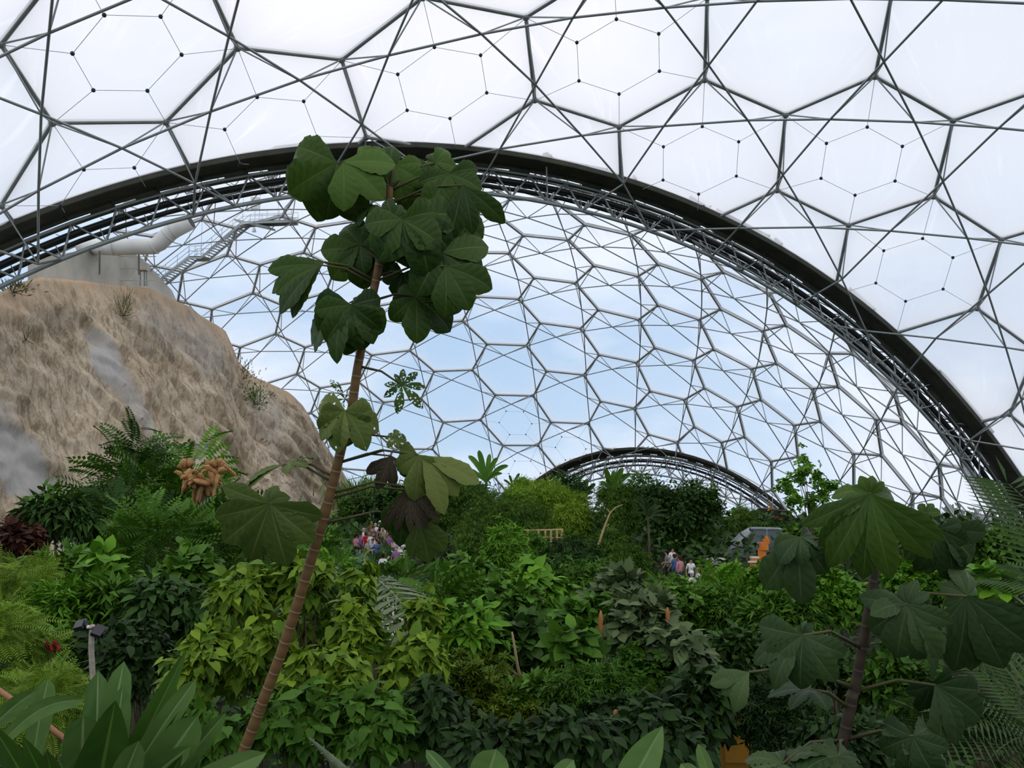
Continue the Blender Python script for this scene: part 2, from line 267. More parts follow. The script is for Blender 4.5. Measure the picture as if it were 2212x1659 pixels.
NODES_B = '-5,-14,-53.08,90.60,13.97;-5,-13,-51.10,84.95,16.52;-5,-12,-46.36,85.71,20.26;-5,-11,-43.67,81.03,22.17;-5,-10,-38.81,82.20,24.97;-5,-9,-35.79,78.48,26.26;-5,-8,-31.10,79.65,28.18;-5,-7,-28.10,76.70,28.89;-5,-6,-23.78,77.48,30.03;-5,-5,-21.10,75.02,30.25;-5,-4,-17.22,75.02,30.73;-5,-3,-15.02,72.70,30.55;-5,-2,-11.56,71.69,30.45;-5,-1,-9.91,69.15,29.89;-5,0,-6.73,67.05,29.15;-5,1,-5.58,64.05,28.13;-5,2,-2.54,61.00,26.59;-5,3,-1.72,57.48,24.90;-5,4,1.34,53.88,22.32;-5,5,2.03,50.00,19.68;-5,6,5.29,46.52,15.94;-4,-14,-51.51,101.18,12.06;-4,-13,-50.35,95.99,15.17;-4,-12,-46.03,95.79,18.75;-4,-11,-44.01,91.01,21.24;-4,-10,-39.29,91.27,23.99;-4,-9,-36.77,87.02,25.78;-4,-8,-31.98,87.44,27.72;-4,-7,-29.29,83.71,28.83;-4,-6,-24.62,83.97,30.05;-4,-5,-22.08,80.64,30.54;-4,-4,-17.69,80.44,31.13;-4,-3,-15.48,77.29,31.11;-4,-2,-11.42,76.40,31.13;-4,-1,-9.66,73.17,30.67;-4,0,-5.88,71.49,30.10;-4,1,-4.59,67.97,29.16;-4,2,-1.03,65.56,27.91;-4,3,-0.13,61.67,26.38;-4,4,3.30,58.77,24.29;-4,5,3.95,54.61,21.97;-4,6,7.37,51.71,18.95;-4,7,8.00,47.59,15.66;-4,8,11.57,45.32,11.81;-3,-14,-49.14,109.41,9.55;-3,-13,-48.63,105.19,12.73;-3,-12,-44.83,104.61,16.18;-3,-11,-43.38,100.24,19.13;-3,-10,-38.91,100.05,21.92;-3,-9,-36.81,95.69,24.31;-3,-8,-32.04,95.92,26.28;-3,-7,-29.65,91.57,28.00;-3,-6,-24.76,91.48,29.34;-3,-5,-22.37,87.55,30.30;-3,-4,-17.59,87.19,31.00;-3,-3,-15.42,83.39,31.34;-3,-2,-10.86,82.57,31.45;-3,-1,-9.03,78.76,31.27;-3,0,-4.74,77.37,30.79;-3,1,-3.32,73.39,30.11;-3,2,0.72,71.44,29.02;-3,3,1.73,67.20,27.78;-3,4,5.54,64.84,25.98;-3,5,6.22,60.39,24.06;-3,6,9.86,57.95,21.49;-3,7,10.36,53.51,18.77;-3,8,13.93,51.48,15.49;-3,9,14.50,47.46,11.92;-2,-14,-46.54,115.08,7.48;-2,-13,-46.41,112.19,10.07;-2,-12,-43.16,111.74,13.13;-2,-11,-42.09,108.23,16.18;-2,-10,-37.93,108.02,18.89;-2,-9,-36.25,103.94,21.77;-2,-8,-31.44,104.09,23.80;-2,-7,-29.37,99.68,26.15;-2,-6,-24.29,99.50,27.60;-2,-5,-21.94,95.06,29.23;-2,-4,-17.04,94.84,29.93;-2,-3,-14.90,90.62,30.82;-2,-2,-9.97,89.83,30.97;-2,-1,-8.08,85.58,31.25;-2,0,-3.38,84.37,30.81;-2,1,-1.84,80.01,30.54;-2,2,2.61,78.38,29.50;-2,3,3.76,73.84,28.67;-2,4,7.92,71.87,27.00;-2,5,8.70,67.17,25.57;-2,6,12.58,65.08,23.23;-2,7,13.06,60.37,21.12;-2,8,16.69,58.51,18.15;-2,9,17.05,54.11,15.32;-2,10,20.55,52.96,11.91;-2,11,21.09,49.32,8.41;-2,12,24.66,49.40,4.87;-2,16,36.57,53.23,-10.83;-1,-14,-44.33,118.10,6.65;-1,-13,-44.24,116.82,8.01;-1,-12,-41.47,116.95,10.22;-1,-11,-40.56,114.60,12.89;-1,-10,-36.69,114.78,15.23;-1,-9,-35.04,111.51,18.37;-1,-8,-30.63,111.78,20.17;-1,-7,-28.82,107.69,23.08;-1,-6,-23.34,107.65,24.61;-1,-5,-21.38,103.41,26.83;-1,-4,-16.17,102.92,27.66;-1,-3,-14.05,98.54,29.21;-1,-2,-8.87,97.74,29.38;-1,-1,-6.92,93.25,30.26;-1,0,-1.72,92.18,29.77;-1,1,-0.20,87.88,30.04;-1,2,4.20,85.70,29.13;-1,3,5.82,81.33,28.72;-1,4,10.24,79.60,27.07;-1,5,11.20,74.73,26.19;-1,6,15.28,72.87,23.93;-1,7,15.88,67.96,22.44;-1,8,19.60,66.21,19.62;-1,9,19.92,61.51,17.50;-1,10,23.30,60.22,14.25;-1,11,23.54,56.10,11.56;-1,12,26.72,55.72,8.15;-1,13,27.25,52.68,5.04;-1,14,30.44,53.72,1.84;-1,15,31.76,52.40,-1.62;-1,16,35.22,55.53,-4.37;-1,17,37.73,56.78,-8.55;-1,18,41.38,62.98,-11.21;0,-14,-43.14,118.31,7.52;0,-13,-42.69,119.02,7.19;0,-12,-40.25,120.18,8.02;0,-11,-39.20,119.21,9.79;0,-10,-35.56,120.10,11.36;0,-9,-34.01,117.90,14.22;0,-8,-29.40,118.55,15.82;0,-7,-27.58,115.27,18.99;0,-6,-22.54,115.24,20.41;0,-5,-20.44,111.38,23.22;0,-4,-15.14,110.97,24.06;0,-3,-13.01,106.67,26.29;0,-2,-7.71,105.87,26.49;0,-1,-6.11,101.39,28.06;0,0,-0.40,100.03,27.62;0,1,1.27,95.63,28.46;0,2,6.20,93.98,27.44;0,3,7.61,89.26,27.73;0,4,12.30,87.50,26.04;0,5,13.65,83.02,25.64;0,6,17.83,81.23,23.41;0,7,18.55,76.05,22.59;0,8,22.35,74.34,19.81;0,9,22.79,69.44,18.37;0,10,26.15,68.02,15.18;0,11,26.31,63.51,13.22;0,12,29.25,62.69,9.84;0,13,29.37,59.02,7.51;0,14,32.02,59.22,4.28;0,15,32.49,56.95,1.79;0,16,35.06,58.67,-0.88;0,17,36.39,58.56,-3.47;0,18,39.04,62.56,-5.35;1,-14,-43.68,115.27,9.92;1,-13,-42.35,118.61,7.90;1,-12,-39.95,121.39,6.93;1,-11,-38.45,122.01,7.41;1,-10,-34.84,123.92,7.76;1,-9,-33.09,122.85,10.01;1,-8,-28.60,124.00,11.00;1,-7,-26.77,121.47,14.25;1,-6,-21.56,122.08,15.19;1,-5,-19.24,118.76,18.47;1,-4,-14.03,118.64,19.09;1,-3,-11.93,114.55,22.03;1,-2,-6.54,113.73,22.26;1,-1,-4.54,109.33,24.51;1,0,0.83,108.30,23.99;1,1,2.68,103.67,25.58;1,2,7.53,102.21,24.58;1,3,9.32,97.45,25.46;1,4,14.07,95.68,23.79;1,5,15.56,91.12,23.97;1,6,19.69,89.07,21.87;1,7,20.88,84.64,21.48;1,8,24.60,82.24,18.83;1,9,25.37,77.67,17.95;1,10,28.58,75.81,14.88;1,11,29.05,71.38,13.48;1,12,31.89,70.20,10.06;1,13,31.89,66.00,8.42;1,14,34.26,65.48,5.07;1,15,34.20,62.33,3.31;1,16,36.21,62.83,0.44;1,17,36.51,61.38,-1.18;1,18,38.33,63.41,-3.09;2,-14,-46.60,108.24,12.70;2,-13,-43.82,115.21,9.85;2,-12,-41.00,120.48,7.07;2,-11,-38.66,123.02,6.08;2,-10,-34.81,126.28,4.82;2,-9,-32.63,126.42,6.07;2,-8,-28.00,128.38,5.98;2,-7,-25.82,126.97,8.74;2,-6,-20.67,127.87,9.24;2,-5,-18.46,125.28,12.63;2,-4,-13.08,125.25,13.17;2,-3,-10.91,121.67,16.62;2,-2,-5.55,121.04,16.73;2,-1,-3.38,116.87,19.69;2,0,1.92,115.68,19.29;2,1,3.66,111.40,21.52;2,2,8.73,109.86,20.52;2,3,10.58,105.40,22.00;2,4,15.23,103.62,20.43;2,5,16.84,99.16,21.24;2,6,21.09,97.15,19.15;2,7,22.45,92.52,19.39;2,8,26.33,90.65,16.68;2,9,27.33,86.00,16.41;2,10,30.73,84.23,13.24;2,11,31.36,79.52,12.50;2,12,34.38,78.39,8.86;2,13,34.41,73.53,7.94;2,14,36.70,72.49,4.43;2,15,36.50,68.59,3.25;2,16,38.26,68.15,0.08;2,17,37.95,65.46,-0.91;2,18,39.30,65.95,-3.24;3,-14,-52.17,96.59,13.26;3,-13,-47.59,108.20,11.85;3,-12,-43.77,117.18,8.08;3,-11,-40.17,122.16,5.86;3,-10,-35.63,127.28,2.80;3,-9,-32.79,128.70,2.76;3,-8,-27.75,131.60,1.22;3,-7,-25.26,131.09,3.27;3,-6,-19.89,132.50,2.88;3,-5,-17.57,130.67,6.16;3,-4,-11.89,130.99,6.18;3,-3,-10.04,128.08,9.97;3,-2,-4.59,127.29,10.24;3,-1,-2.37,123.84,13.53;3,0,3.00,122.50,13.25;3,1,4.71,118.48,16.22;3,2,9.64,116.74,15.46;3,3,11.34,112.67,17.56;3,4,15.88,110.70,16.25;3,5,17.63,106.67,17.50;3,6,21.82,104.50,15.63;3,7,23.40,100.33,16.28;3,8,27.19,98.39,13.74;3,9,28.70,94.04,13.72;3,10,31.90,92.39,10.78;3,11,32.96,87.86,10.45;3,12,35.83,86.03,7.01;3,13,36.47,81.68,6.29;3,14,38.88,80.10,2.48;3,15,38.85,75.72,1.85;3,16,40.61,74.71,-1.70;3,17,40.17,70.95,-2.24;3,18,41.38,70.38,-5.18;4,-14,-59.39,80.76,7.49;4,-13,-53.69,97.11,11.52;4,-12,-48.42,111.12,8.99;4,-11,-43.22,119.27,6.45;4,-10,-37.40,126.98,1.79;4,-9,-33.63,129.83,0.33;4,-8,-27.79,133.83,-2.98;4,-7,-24.91,134.14,-1.97;4,-6,-19.08,136.03,-3.59;4,-5,-16.65,134.91,-0.70;4,-4,-10.90,135.35,-1.17;4,-3,-8.72,133.19,2.62;4,-2,-3.22,132.53,2.64;4,-1,-1.30,129.47,6.65;4,0,3.79,128.08,6.58;4,1,5.59,124.84,9.72;4,2,10.71,122.69,9.34;4,3,12.12,119.04,12.13;4,4,16.39,117.15,11.00;4,5,18.02,113.42,12.88;4,6,21.96,111.02,11.52;4,7,23.72,107.18,12.56;4,8,27.26,105.63,10.11;4,9,29.02,101.52,10.53;4,10,32.31,100.05,7.44;4,11,33.76,95.57,7.53;4,12,36.64,94.21,3.96;4,13,37.75,89.69,3.58;4,14,40.10,88.41,-0.20;4,15,40.65,83.55,-0.66;4,16,42.57,82.45,-4.74;4,17,42.46,77.89,-4.95;4,18,43.76,76.78,-8.66;5,-14,-64.77,63.82,-9.01;5,-13,-60.91,82.40,5.38;5,-12,-54.68,102.01,8.18;5,-11,-47.83,114.06,7.10;5,-10,-40.08,125.42,1.67;5,-9,-35.11,129.97,-1.13;5,-8,-27.95,135.31,-6.46;5,-7,-24.59,136.32,-6.73;5,-6,-18.00,138.58,-9.95;5,-5,-15.48,138.05,-7.72;5,-4,-9.31,138.57,-9.08;5,-3,-7.24,137.06,-5.35;5,-2,-1.52,136.37,-5.60;5,-1,0.25,134.05,-1.37;5,0,5.39,132.50,-1.26;5,1,6.97,129.58,2.72;5,2,11.48,127.57,2.64;5,3,12.98,124.31,5.93;5,4,16.92,122.22,5.31;5,5,18.57,118.91,7.57;5,6,21.98,116.95,6.41;5,7,23.63,113.25,8.22;5,8,26.75,111.80,6.14;5,9,28.78,108.29,6.61;5,10,31.69,107.38,3.57;5,11,33.58,103.12,3.97;5,12,36.26,102.22,0.36;5,13,37.89,97.83,0.25;5,14,40.32,96.98,-4.06;5,15,41.51,92.18,-4.28;5,16,43.48,91.23,-8.98;5,17,44.04,86.18,-8.97;6,-13,-66.00,66.62,-9.99;6,-12,-61.50,90.14,3.58;6,-11,-53.70,106.38,6.65;6,-10,-43.47,122.62,2.17;6,-9,-37.06,129.25,-1.64;6,-8,-27.88,136.32,-9.12;6,-7,-23.99,137.90,-10.89;6,-1,2.43,137.10,-10.06;6,0,7.73,135.37,-9.91;6,1,8.87,133.15,-5.33;6,2,13.33,130.94,-5.03;6,3,14.33,128.33,-1.06;6,4,18.03,126.08,-1.18;6,5,19.10,123.28,1.86;6,6,22.21,121.37,0.99;6,7,23.54,118.49,3.05;6,8,26.29,117.15,1.25;6,9,27.96,114.13,2.43;6,10,30.51,113.35,-0.39;6,11,32.45,110.02,0.08;6,12,34.86,109.65,-3.79;6,13,36.89,105.80,-3.78;6,14,39.09,105.56,-8.64;6,15,40.94,101.06,-8.78;7,-12,-66.83,76.84,-6.61;7,-11,-60.01,96.42,3.75;7,-10,-47.22,118.67,3.00;7,-9,-39.14,127.86,-1.28;7,-8,-27.11,137.15,-11.00;7,3,16.67,130.78,-9.00;7,4,20.18,128.35,-8.59;7,5,20.52,126.32,-4.77;7,6,23.22,124.37,-5.11;7,7,23.86,122.26,-2.45;7,8,26.06,121.08,-3.87;7,9,27.20,118.87,-2.30;7,10,29.15,118.52,-5.02;7,11,30.85,116.02,-4.35;7,12,32.66,116.29,-8.51;7,13,34.80,113.23,-8.45'
# ------------------------------------------------------------------ geodesic domes
def nodes(t):
    return {(int(a), int(b)): np.array([float(x), float(y), float(z) + CZ]) for a, b, x, y, z in (q.split(',') for q in t.split(';'))}
CA, RA = np.array([7.454, 19.001, -27.291 + CZ]), 56.18
CB, RB = np.array([-11.905, 82.534, -27.630 + CZ]), 59.086
Q1, N1, R1 = np.array([-1.490, 48.355, -27.448 + CZ]), np.array([-.29147, .95657, -.00511]), 47.058
Q2, N2, R2 = np.array([17.166, 122.896, -25.928 + CZ]), np.array([.58409, .81097, .03420]), 31.843
CC = Q2 + N2 * 15; RC = math.hypot(R2, 15)
def cell(r, s): return [(r, s), (r, s + 1), (r, s + 2), (r + 1, s + 3), (r + 1, s + 2), (r + 1, s + 1)]
def clip_poly(poly, planes):
    for q, n in planes:                                   # keep the side where (x-q).n <= 0
        out = []
        for i in range(len(poly)):
            a, b = poly[i], poly[(i + 1) % len(poly)]; da, db = (a - q) @ n, (b - q) @ n
            if da <= 0: out.append(a)
            if da * db < 0: out.append(a + (b - a) * (da / (da - db)))
        poly = out
        if len(poly) < 3: return []
    return poly
def clip_seg(a, b, planes):
    for q, n in planes:
        da, db = (a - q) @ n, (b - q) @ n
        if da > 0 and db > 0: return None
        if da * db < 0:
            m = a + (b - a) * (da / (da - db)); a, b = (a, m) if da <= 0 else (m, b)
    return a, b
def snap_seg(a, b, door):
    """inner bars that cross the arch plane end on the nearest node of the arch's lower chord"""
    for Q, N, R, side, pts in door:
        da, db = ((a - Q) @ N) * side, ((b - Q) @ N) * side                # kept side is negative
        lim = -.9 * side
        if da > 0 and db > 0: return None
        if da > 0 or db > 0:
            m = a + (b - a) * (da / (da - db)); p = pts[np.argmin(np.linalg.norm(pts - m, axis=1))]
            if np.linalg.norm(p - m) > 5: return None
            a, b = (p, b) if da > 0 else (a, p)
    return a, b
def ring_pts(Q, N, R, t0, t1, step, a, b):
    Z = np.array([0, 0, 1.]); ex = np.cross(N, Z); ex /= np.linalg.norm(ex); ez = np.cross(ex, N); n = int(math.radians(t1 - t0) * R / step)
    tt = [math.radians(t0) + math.radians(t1 - t0) * (i + .5) / n for i in range(n)]; return np.array([Q + N * a + (ex * math.cos(t) + ez * math.sin(t)) * (R + b) for t in tt])
K1, K2 = 1.0, 1.55
CH1 = ring_pts(Q1, N1, R1, 20, 158, 2.35, .95, -2.32 * K1); CH2 = ring_pts(Q2, N2, R2, 22, 158, 2.3, .95, -2.32 * K2)
WIN = [0]
def bulge(rho, big): return big * (1 - rho ** 2.2)
def cushion(poly, centre, full_c, label, big=.62, mat='cushion'):
    """one inflated foil cushion"""
    poly = [np.asarray(p) for p in poly]; c = np.mean(poly, 0); inn = (centre - c) / np.linalg.norm(centre - c)
    size = max(np.linalg.norm(p - c) for p in poly); b = big * min(1, size / 5)
    low = min(poly, key=lambda p: p[2]); up = np.array([0, 0, 1.]) - inn * inn[2]; up /= np.linalg.norm(up) + 1e-9; sd = np.cross(inn, up)
    rimp = []
    for i in range(len(poly)):
        a, q = poly[i], poly[(i + 1) % len(poly)]; k = max(1, int(np.linalg.norm(q - a) / 1.2 + .5)); rimp += [a + (q - a) * j / k for j in range(k)]
    rimp = np.array(rimp); n = len(rimp)
    for Q, N, R in ((Q1, N1, R1), (Q2, N2, R2)):               # edges on an arch follow its curve
        for i in range(n):
            v = rimp[i] - Q
            if abs(v @ N) < 1e-4 and R - 2.5 < np.linalg.norm(v) < R + .05: rimp[i] = Q + v / np.linalg.norm(v) * (R + .03)
    V = [c + inn * b]; rim = [0.]; RINGS = (.3, .55, .75, .88, .96, 1.)
    for rho in RINGS:
        V += list(c + (rimp - c) * rho + inn * bulge(rho, b)); rim += list(rho ** 3.5 * (.25 + .75 * np.clip(.5 - ((rimp - c) @ up) / size, 0, 1)))  # whiter towards the lower edge, painting in the bright crescent of glancing light
    T = [(0, 1 + k, 1 + (k + 1) % n) for k in range(n)]
    for i in range(len(RINGS) - 1):
        for k in range(n):
            a0, a1, b0, b1 = 1 + i * n + k, 1 + i * n + (k + 1) % n, 1 + (i + 1) * n + k, 1 + (i + 1) * n + (k + 1) % n; T += [(a0, b0, b1), (a0, b1, a1)]
    V = np.array(V); d = V - low - up * (-1.5) ; ang = np.arctan2(d @ sd, d @ up); rad = np.linalg.norm(d, axis=1)
    off = RNG.uniform(0, 50, 2); uv = np.stack([ang * 2.0 + off[0], rad * .35 + off[1]], 1)
    WIN[0] += 1
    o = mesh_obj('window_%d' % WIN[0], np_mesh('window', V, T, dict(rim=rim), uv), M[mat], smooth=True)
    tag(o, label, 'window', kind='structure'); return o, c, inn, b
NETS = [(270, 110), (330, 300), (560, 300), (965, 190), (1340, 130), (1520, 330), (1850, 350), (1975, 580), (160, 360), (1130, 960), (1230, 950)]
def to_px(x):
    x = np.asarray(x); z0 = x[2] - CZ; y = x[1] * CP + z0 * SP; z = -x[1] * SP + z0 * CP
    return np.array([1106 + F * x[0] / y, 829.5 - F * z / y])
def cable_net(o, full, inn, b, planes):
    c = np.mean(full, 0); segs = []; mb = MB(); pts = []
    for p in full: pts.append(c + (p - c) * .46 + inn * (bulge(.46, b) + .05))
    for i in range(6):
        for a, q in ((pts[i], pts[(i + 1) % 6]), (pts[i], full[i] + inn * .06)):
            s = clip_seg(a, q, planes)
            if s: segs.append([*s[0], *s[1], .014])
        if all((pts[i] - q) @ n < 0 for q, n in planes): mb.blob(pts[i], .10, seg=8, ring=5)
    if segs:
        V, T = tubes_np(segs, 5); mesh_obj('cable_net', np_mesh('cable_net', V, T), M['cable'], o); mb.build('cable_clips', M['clip'], o)
EYE = np.array([0, 0, CZ])
def through(x, Q, N, R):
    """does the line from the lookout to x pass through the arch opening"""
    t = ((Q - EYE) @ N) / ((x - EYE) @ N + 1e-9); h = EYE + (x - EYE) * t - Q; return np.linalg.norm(h) < R + .1
def dome(N, centre, planes, inner_planes, name, label, where, r_hex, r_in, r_diag, nets=True, n=8, zmin=-9, steel='steel', door=None):
    seen = {k: door is None or all(through(N[k], *d) for d in door) for k in N}
    hexs, rails, inner, diag, done = [], [], [], [], set(); joints = MB()
    E = [];
    for (r, s) in N:
        for k2 in ((r, s + 1),) + (((r + 1, s + 1),) if s % 2 == 0 else ()):
            if k2 in N and (seen[k2] or seen[(r, s)]) and 2.0 < np.linalg.norm(N[k2] - N[(r, s)]) < 7.2: E.append(((r, s), k2))
    mid = {}; at = {}
    for a, b in E:
        m = (N[a] + N[b]) / 2; inn = (centre - m) / np.linalg.norm(centre - m); mid[(a, b)] = m + inn * 2.0
        at.setdefault(a, []).append((a, b)); at.setdefault(b, []).append((a, b))
        sg = clip_seg(N[a], N[b], planes)
        if sg and not (seen[a] and seen[b]):                     # keep only the length inside the opening
            u, v = sg if seen[a] else sg[::-1]; lo, hi = 0., 1.
            for _ in range(12):
                h = (lo + hi) / 2; lo, hi = (h, hi) if all(through(u + (v - u) * h, *d) for d in door) else (lo, h)
            sg = (u, u + (v - u) * max(lo, .02))
        if sg:
            hexs.append([*sg[0], *sg[1], r_hex]); o1, o2 = (x - (centre - x) / np.linalg.norm(centre - x) * r_hex * 1.5 for x in sg); rails.append([*o1, *o2, r_hex * .6])
    for k, es in at.items():
        if seen[k] and all((N[k] - q) @ nn < 0 for q, nn in planes):
            joints.blob(N[k], r_hex * 1.9, seg=8, ring=5)
            for e in es:
                sg = snap_seg(N[k], mid[e], inner_planes)
                if sg: diag.append([*sg[0], *sg[1], r_diag])
        for i in range(len(es)):
            for j in range(i):
                sg = snap_seg(mid[es[i]], mid[es[j]], inner_planes)
                if sg: inner.append([*sg[0], *sg[1], r_in])
    V, T = tubes_np(hexs + rails, n); base = mesh_obj(name, np_mesh(name, V, T), M[steel], smooth=True); tag(base, label, 'dome frame', kind='structure')
    V, T = tubes_np(inner, 6); mesh_obj('inner_lattice', np_mesh('inner_lattice', V, T), M[steel], base, True)
    V, T = tubes_np(diag, 5); mesh_obj('diagonal_struts', np_mesh('diagonal_struts', V, T), M[steel], base, True)
    joints.build('node_joints', M[steel], base, True)
    for (r, s) in sorted(N):
        if s % 2: continue
        ks = cell(r, s)
        if not all(k in N for k in ks) or not any(seen[k] for k in ks): continue
        full = [N[k] for k in ks]
        if any(not 2.0 < np.linalg.norm(full[i] - full[i - 1]) < 7.2 for i in range(6)): continue
        poly = clip_poly(full, planes)
        if poly and door and not all(seen[k] for k in ks):        # trim to the arch opening
            ok = lambda x: all(through(x, *d) for d in door); out = []
            for i in range(len(poly)):
                u, v = poly[i], poly[(i + 1) % len(poly)]; su, sv = ok(u), ok(v)
                if su: out.append(u)
                if su != sv:
                    lo, hi = (u, v) if su else (v, u)
                    for _ in range(10):
                        m = (lo + hi) / 2
                        if ok(m): lo = m
                        else: hi = m
                    out.append(lo)
            poly = out if len(out) > 2 else []
        if not poly or np.mean(poly, 0)[2] < CZ + zmin: continue
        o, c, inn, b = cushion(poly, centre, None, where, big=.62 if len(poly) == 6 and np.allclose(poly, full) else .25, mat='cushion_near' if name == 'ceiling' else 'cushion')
        o['group'] = where
        p = to_px(np.mean(full, 0))
        if nets and any(abs(p[0] - x) < 75 and abs(p[1] - y) < 75 for x, y in NETS): cable_net(o, full, inn, b, planes)
NA, NB = nodes(NODES_A), nodes(NODES_B)
dome(NA, CA, [(Q1, N1)], [(Q1, N1, R1, 1, CH1)], 'ceiling', 'grey steel hexagon tubes and thin inner bars of the near dome overhead', 'inflated clear hexagonal cushion of the near dome overhead', .105, .060, .042, zmin=-7)
dome(NB, CB, [(Q1, -N1), (Q2, N2)], [(Q1, N1, R1, -1, CH1), (Q2, N2, R2, 1, CH2)], 'wall_back', 'grey steel hexagon tubes of the middle dome beyond the big arch', 'inflated clear hexagonal cushion of the middle dome beyond the big arch', .14, .062, .05, n=6, zmin=-7, door=[(Q1, N1, R1)])
def far_dome():
    m = N2 + np.array([0, 0, .55]); m /= np.linalg.norm(m); e1 = np.cross([0, 0, 1.], m); e1 /= np.linalg.norm(e1); e2 = np.cross(m, e1); N = {}
    for r in range(-9, 10):
        for s in range(-24, 26):
            x, y = (s - r) * .8660254 * 5, (1.5 * r + (.25 if s % 2 == 0 else -.25)) * 5; x, y = x * .94 - y * .34, x * .34 + y * .94
            th = math.hypot(x, y) / RC
            if th > 1.75: continue
            d = m * math.cos(th) + (e1 * x - e2 * y) / (math.hypot(x, y) + 1e-9) * math.sin(th); X = CC + RC * d
            if (X - Q2) @ N2 > -6 and X[2] > CZ - 12: N[(r, s)] = X
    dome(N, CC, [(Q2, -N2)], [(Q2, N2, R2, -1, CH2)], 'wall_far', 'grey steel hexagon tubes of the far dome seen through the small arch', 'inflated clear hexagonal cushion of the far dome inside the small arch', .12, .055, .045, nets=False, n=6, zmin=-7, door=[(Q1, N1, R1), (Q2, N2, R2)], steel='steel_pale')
far_dome()

# ------------------------------------------------------------------ truss arches where the domes meet
def arch(Q, N, R, t0, t1, step, label, k, pale):
    Z = np.array([0, 0, 1.]); ex = np.cross(N, Z); ex /= np.linalg.norm(ex); ez = np.cross(ex, N); n = int(math.radians(t1 - t0) * R / step)
    def pt(i, a, b):
        t = math.radians(t0) + math.radians(t1 - t0) * i / n; e = ex * math.cos(t) + ez * math.sin(t); return Q + N * a + e * (R + b)
    root = thing('truss_arch', pt(0, 0, 0), label, 'arch'); st = M['steel_pale' if pale else 'steel']
    sheet = MB(); ribs = sheet
    for i in range(n):
        for prof in ([(-.06, .05), (1.25, -.38 * k)], [(-.08, .06), (-.10, -.26)], [(-.10, -.26), (.9, -.36 * k)], [(1.25, -.38 * k), (1.30, -.52 * k)], [(1.36, -.60 * k), (1.46, -.80 * k)]):
            (a0, b0), (a1, b1) = prof; q = [pt(i, a0, b0), pt(i + 1, a0, b0), pt(i + 1, a1, b1), pt(i, a1, b1)]
            sheet.prism(q, (pt(i, 0, .05) - pt(i, 0, 0)))
        if i % 3 != 1: sheet.prism([pt(i, 1.28, -.50 * k), pt(i + .55, 1.28, -.50 * k), pt(i + .55, 1.38, -.64 * k), pt(i, 1.38, -.64 * k)], pt(i, .02, .04) - pt(i, 0, 0))
        ribs.prism([pt(i, .0, -.02), pt(i + .03, .0, -.02), pt(i + .03, 1.3, -.46 * k), pt(i, 1.3, -.46 * k)], pt(i, 0, -.06) - pt(i, 0, 0))
    sheet.build('gutter', M['gutter'], root)
    U1, U2, L = (1.32, -.68 * k), (2.75, -.30), (.95, -2.32 * k)
    for nm, (a, b), r in (('lower_chord', L, .115), ('upper_chord', U1, .075), ('upper_chord', U2, .085)):
        MB().path([pt(i / 2, a, b) for i in range(2 * n + 1)], r, 8).build(nm, st, root, True)
    for a, b, r in ((1.45, -1.18 * k, .17), (1.75, -1.55 * k, .13), (2.35, -1.02 * k, .09)):
        MB().path([pt(i, a, b) for i in range(n + 1)], r, 8).build('black_pipe', M['black'], root, True)
    more = []; nb = 0
    for i in range(n):
        for p, q, r in ((pt(i, *U1), pt(i + .5, *L), .055), (pt(i + .5, *L), pt(i + 1, *U1), .055)):
            if nb < 98: MB().tube(p, q, r, n=6).build('brace', st, root, True); nb += 1
            else: more.append([*p, *q, r])
        for p, q, r in ((pt(i, *U2), pt(i + .5, *L), .05), (pt(i + .5, *L), pt(i + 1, *U2), .05), (pt(i, *U1), pt(i, *U2), .04), (pt(i, *U1), pt(i + 1, *U2), .04),
                        (pt(i + .5, *L), pt(i + .5, 1.6, -1.4 * k), .03), (pt(i, *U1), pt(i, 1.55, -1.35 * k), .03), (pt(i + .25, 1.5, -1.2 * k), pt(i + .4, 2.6, -.5 * k), .028)):
            more.append([*p, *q, r])
    V, T = tubes_np(more, 5); o = mesh_obj('back_braces', np_mesh('back_braces', V, T), st, root, True); o['kind'] = 'stuff'
arch(Q1, N1, R1, 20, 158, 2.35, 'big dark-guttered steel truss arch between near and middle domes', 1.0, False)
arch(Q2, N2, R2, 22, 158, 2.3, 'small distant steel truss arch above the far jungle', 1.55, True)
